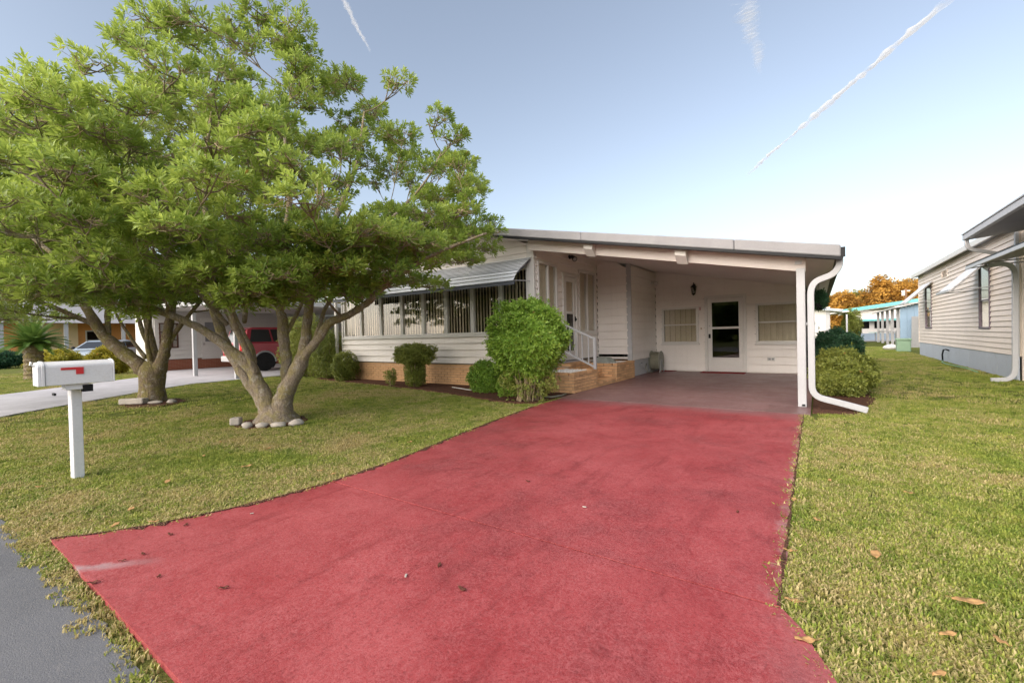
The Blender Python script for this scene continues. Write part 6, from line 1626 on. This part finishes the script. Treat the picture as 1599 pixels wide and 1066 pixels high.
def grass(name, label, tufts, P, smin, smax, rr):
    me = bpy.data.meshes.new(name); me.from_pydata([tuple(p) for p in P], [], [])
    n = len(P)
    for nm, typ, val in (('rz', 'FLOAT', rr.random(n) * 6.283), ('sc', 'FLOAT', smin + (smax - smin) * rr.random(n))):
        at = me.attributes.new(nm, typ, 'POINT'); at.data.foreach_set('value', val.astype(np.float32))
    at = me.attributes.new('pick', 'INT', 'POINT'); at.data.foreach_set('value', rr.integers(0, len(tufts), n).astype(np.int32))
    o = bpy.data.objects.new(name, me); COL.objects.link(o)
    ng = bpy.data.node_groups.new(name + '_nodes', 'GeometryNodeTree')
    ng.interface.new_socket('Geometry', in_out='INPUT', socket_type='NodeSocketGeometry'); ng.interface.new_socket('Geometry', in_out='OUTPUT', socket_type='NodeSocketGeometry')
    gi = ng.nodes.new('NodeGroupInput'); go = ng.nodes.new('NodeGroupOutput')
    ins = ng.nodes.new('GeometryNodeInstanceOnPoints'); join = ng.nodes.new('GeometryNodeGeometryToInstance')
    for t in reversed(tufts):
        oi = ng.nodes.new('GeometryNodeObjectInfo'); oi.inputs['Object'].default_value = t; oi.inputs['As Instance'].default_value = False
        ng.links.new(oi.outputs['Geometry'], join.inputs[0])
    def attr(nm, typ):
        a = ng.nodes.new('GeometryNodeInputNamedAttribute'); a.data_type = typ; a.inputs['Name'].default_value = nm
        return [s_ for s_ in a.outputs if s_.enabled and s_.name == 'Attribute'][0]
    cx = ng.nodes.new('ShaderNodeCombineXYZ'); ng.links.new(attr('rz', 'FLOAT'), cx.inputs[2])
    ng.links.new(gi.outputs[0], ins.inputs['Points']); ng.links.new(join.outputs[0], ins.inputs['Instance'])
    ins.inputs['Pick Instance'].default_value = True
    ng.links.new(attr('pick', 'INT'), ins.inputs['Instance Index'])
    ng.links.new(cx.outputs[0], ins.inputs['Rotation']); ng.links.new(attr('sc', 'FLOAT'), ins.inputs['Scale'])
    ng.links.new(ins.outputs[0], go.inputs[0])
    md = o.modifiers.new('tufts', 'NODES'); md.node_group = ng
    tag(o, label, 'grass', kind='stuff')
    return o
rg = np.random.default_rng(77)
TF = [tuft('grass_tuft', 26, .05, .036, k, .6) for k in range(5)]
TC = [tuft('grass_tuft_coarse', 30, .10, .045, 20 + k, .6) for k in range(4)]
Pn = np.concatenate([scatter(-9.5, -3.2, .45, 8.2, 1300, rg, lambda d: np.clip(6.0 / d - .35, .12, 1)), scatter(-.2, 5.0, .5, 9.5, 1300, rg, lambda d: np.clip(5.5 / d - .3, .12, 1))])
grass('lawn_grass', 'short patchy lawn grass on both sides of the driveway', TF, Pn, .5, 1.0, rg)
Pf = np.concatenate([scatter(-30, -6.5, .5, 8.5, 70, rg), scatter(-.2, 3.5, 7.5, 34, 75, rg)])
grass('distant_grass', 'lawn grass farther back beside the houses', TC, Pf, .6, 1.1, rg)
# weeds and grass creeping over the joint between road and driveway
xe = -4.05 + 4.5 * rg.random(260) ** 1.6
Pe = np.stack([xe, .52 + .05 * rg.normal(0, .6, 260) + .02, np.full(260, .004)], 1)
grass('edge_weeds', 'straggling weeds along the joint between asphalt and red driveway', TF, Pe, .45, .95, rg)
# runner grass lapping over the drive's left and right edges
pe = []
for pl, s_ in ((DL, -1), (DR, 1), (DL2, -1), (DR2, 1)):
    for (x0, y0), (x1, y1) in zip(pl[:-1], pl[1:]):
        n = int(math.dist((x0, y0), (x1, y1)) * 120)
        t = rg.random(n); pe.append(np.stack([x0 + (x1 - x0) * t + rg.normal(0, .025, n) + s_ * .02, y0 + (y1 - y0) * t, np.full(n, .006)], 1))
grass('edge_grass', 'longer grass fringe along the driveway edges', TF, np.concatenate(pe), .6, 1.35, rg)

# soil and leaf grit washed over the edges of the drive
def grit(pl, s_, seed, wid):
    rr = random.Random(seed); pts = jag(pl, .05, .004, seed); out = []
    for (x, y) in pts: out.append((x - s_ * max(.004, rr.gauss(wid, wid * .7)), y))
    o = MB().prism(pts + out[::-1], flatmap, .0315, .0345).build('edge_grit', M_mulch); tag(o, kind='stuff'); return o
for i, (pl, s_, wid, lab) in enumerate(((DL[1:], -1, .028, 'dark soil grit along the left edge of the main red slab'), (DL2, -1, .03, 'dark soil grit along the left flare of the driveway'), (DR, 1, .010, 'dark soil grit along the right edge of the main red slab'))):
    tag(grit(pl, s_, 60 + i, wid), lab, 'soil')

# ------------------------------------------------------------------ fallen leaves
M_dryleaf = mottled('dry_leaf', (.42, .25, .11), .3, 30, .8, .1)
M_redleaf = mottled('dark_leaf_litter', (.13, .05, .035), .3, 30, .8, .1)
def dry_leaf(x, y, z, L, rot, mat, label, group, curl=.12):
    n = 7; L *= 1.15; b = MB(); W = L * .42; vs = []
    c, s_ = math.cos(rot), math.sin(rot)
    for i in range(n):
        t = i / (n - 1); w = W * math.sin(math.pi * min(.98, t * .92 + .05)) * .5
        for k in (-1, -.5, 0, .5, 1):
            px, py = (t - .5) * L, k * w * (1 + .15 * math.sin(i * 2.1))
            pz = z + .004 + curl * L * (abs(k) ** 2 * .5 * .4 + (t - .5) ** 2 * .8) + .004 * math.sin(i * 1.7 + k)
            vs.append((x + px * c - py * s_, y + px * s_ + py * c, pz))
    fs = [(i * 5 + k, i * 5 + k + 1, i * 5 + 6 + k, i * 5 + 5 + k) for i in range(n - 1) for k in range(4)]
    b.add(vs, fs)
    e = (x + L * .5 * c, y + L * .5 * s_, z + .01 + curl * L * .2); b.tube([e, (e[0] + .2 * L * c, e[1] + .2 * L * s_, e[2] + .002)], .0010, 4)
    o = b.build('fallen_leaf', mat, smooth=True)
    m = o.modifiers.new('thickness', 'SOLIDIFY'); m.thickness = .0012
    tag(o, label, 'leaf', group)
ORD = ['', 'second ', 'third ', 'fourth ', 'fifth ', 'sixth ', 'seventh ', 'eighth ', 'ninth ', 'tenth ', 'eleventh ', 'twelfth ', 'thirteenth ', 'fourteenth ']
near = lambda q: math.hypot(q[0], q[1])
for i, (x, y, L, rot) in enumerate(sorted(LEAF_R, key=near)):
    dry_leaf(x, y, .03, L, rot, M_dryleaf, 'dry tan leaf on the grass right of the driveway, %snearest to the viewer' % ORD[i], 'fallen leaves on the right lawn')
for i, (x, y, L, rot) in enumerate(sorted(LEAF_D, key=near)):
    dry_leaf(x, y, .032, L, rot, M_redleaf, 'small dark leaf lying on the red driveway, %snearest to the viewer' % ORD[i], 'fallen leaves on the driveway')
for i, (x, y, L, rot) in enumerate(sorted(LEAF_L, key=near)):
    dry_leaf(x, y, .03, L, rot, M_dryleaf, 'brown leaf on the grass left of the driveway, %snearest to the viewer' % ORD[i], 'fallen leaves on the left lawn')
for i, (x, y, L, rot) in enumerate(sorted(LEAF_W, key=near)):
    o = MB().rbox((x, y, .036), (L * .55, L * .2, .006), rot).build('litter_chip', M_stone, bevel=.002)
    tag(o, 'small pale chip lying on the red driveway, %snearest to the viewer' % ORD[i], 'debris', 'pale chips on the driveway')

# ------------------------------------------------------------------ contrails, high in the sky
def cloudmat(name, dens):
    s = NM(name); p = s.pos()
    n = s.noise(p, .022, 2, .5); at = s.n('Attribute'); at.attribute_name = 'tone'
    df = s.n('BsdfDiffuse'); df.inputs[0].default_value = (.9, .9, .9, 1)
    tl = s.n('BsdfTranslucent'); tl.inputs[0].default_value = (.9, .9, .9, 1)
    m0 = s.n('MixShader'); m0.inputs[0].default_value = .5; s.l(df.outputs[0], m0.inputs[1]); s.l(tl.outputs[0], m0.inputs[2])
    tr = s.n('BsdfTransparent'); mx = s.n('MixShader')
    s.l(s.math('MULTIPLY', s.ramp(n, [(.26, 0.0), (.50, dens)]), at.outputs['Fac']), mx.inputs[0]); s.l(tr.outputs[0], mx.inputs[1]); s.l(m0.outputs[0], mx.inputs[2])
    s.l(mx.outputs[0], s.out.inputs['Surface'])
    return s.m
def contrail(label, p0, p1, wid, seed, dens, flat=.5):
    """wid: list of (t, half width); a soft-edged flattened tube of ice cloud"""
    rr = random.Random(seed); p0, p1 = Vector(p0), Vector(p1); n = 70; m = 14
    d = (p1 - p0).normalized(); side = d.cross(Vector((0, 0, 1))).normalized(); upv = side.cross(d)
    V, T = [], []; dr = 0.0
    for i in range(n):
        t = i / (n - 1); w = float(np.interp(t, [a for a, _ in wid], [b_ for _, b_ in wid])) * rr.uniform(.55, 1.4)
        dr = dr * .8 + rr.gauss(0, .16) * w
        c = p0.lerp(p1, t) + side * dr
        for k in range(m):
            a = 2 * math.pi * k / m
            V.append(c + side * math.cos(a) * w + upv * math.sin(a) * w * flat)
            T.append((1 - abs(math.cos(a))) ** .8 * min(1, t * 8, (1 - t) * 8 + .4))
    F = [(i * m + k, i * m + (k + 1) % m, (i + 1) * m + (k + 1) % m, (i + 1) * m + k) for i in range(n - 1) for k in range(m)]
    b = MB(); b.v = [tuple(v_) for v_ in V]; b.f = F; b.m = [0] * len(F)
    o = b.build('contrail', cloudmat('contrail_' + str(seed), dens), smooth=True); tag(o, label, 'contrail', kind='stuff')
    at = o.data.attributes.new('tone', 'FLOAT', 'POINT'); at.data.foreach_set('value', T)
contrail('bright white contrail crossing the sky above the carport', *CT1, [(0, 9), (.15, 12), (.3, 7), (.42, 6), (.46, 17), (.7, 12), (1, 12)], 5, 1.0)
contrail('thin faint contrail right of the tree top', *CT2, [(0, 4), (.5, 6), (1, 8)], 6, .45)
contrail('very faint wide contrail high above the carport', *CT3, [(0, 8), (.4, 18), (1, 30)], 8, .22)
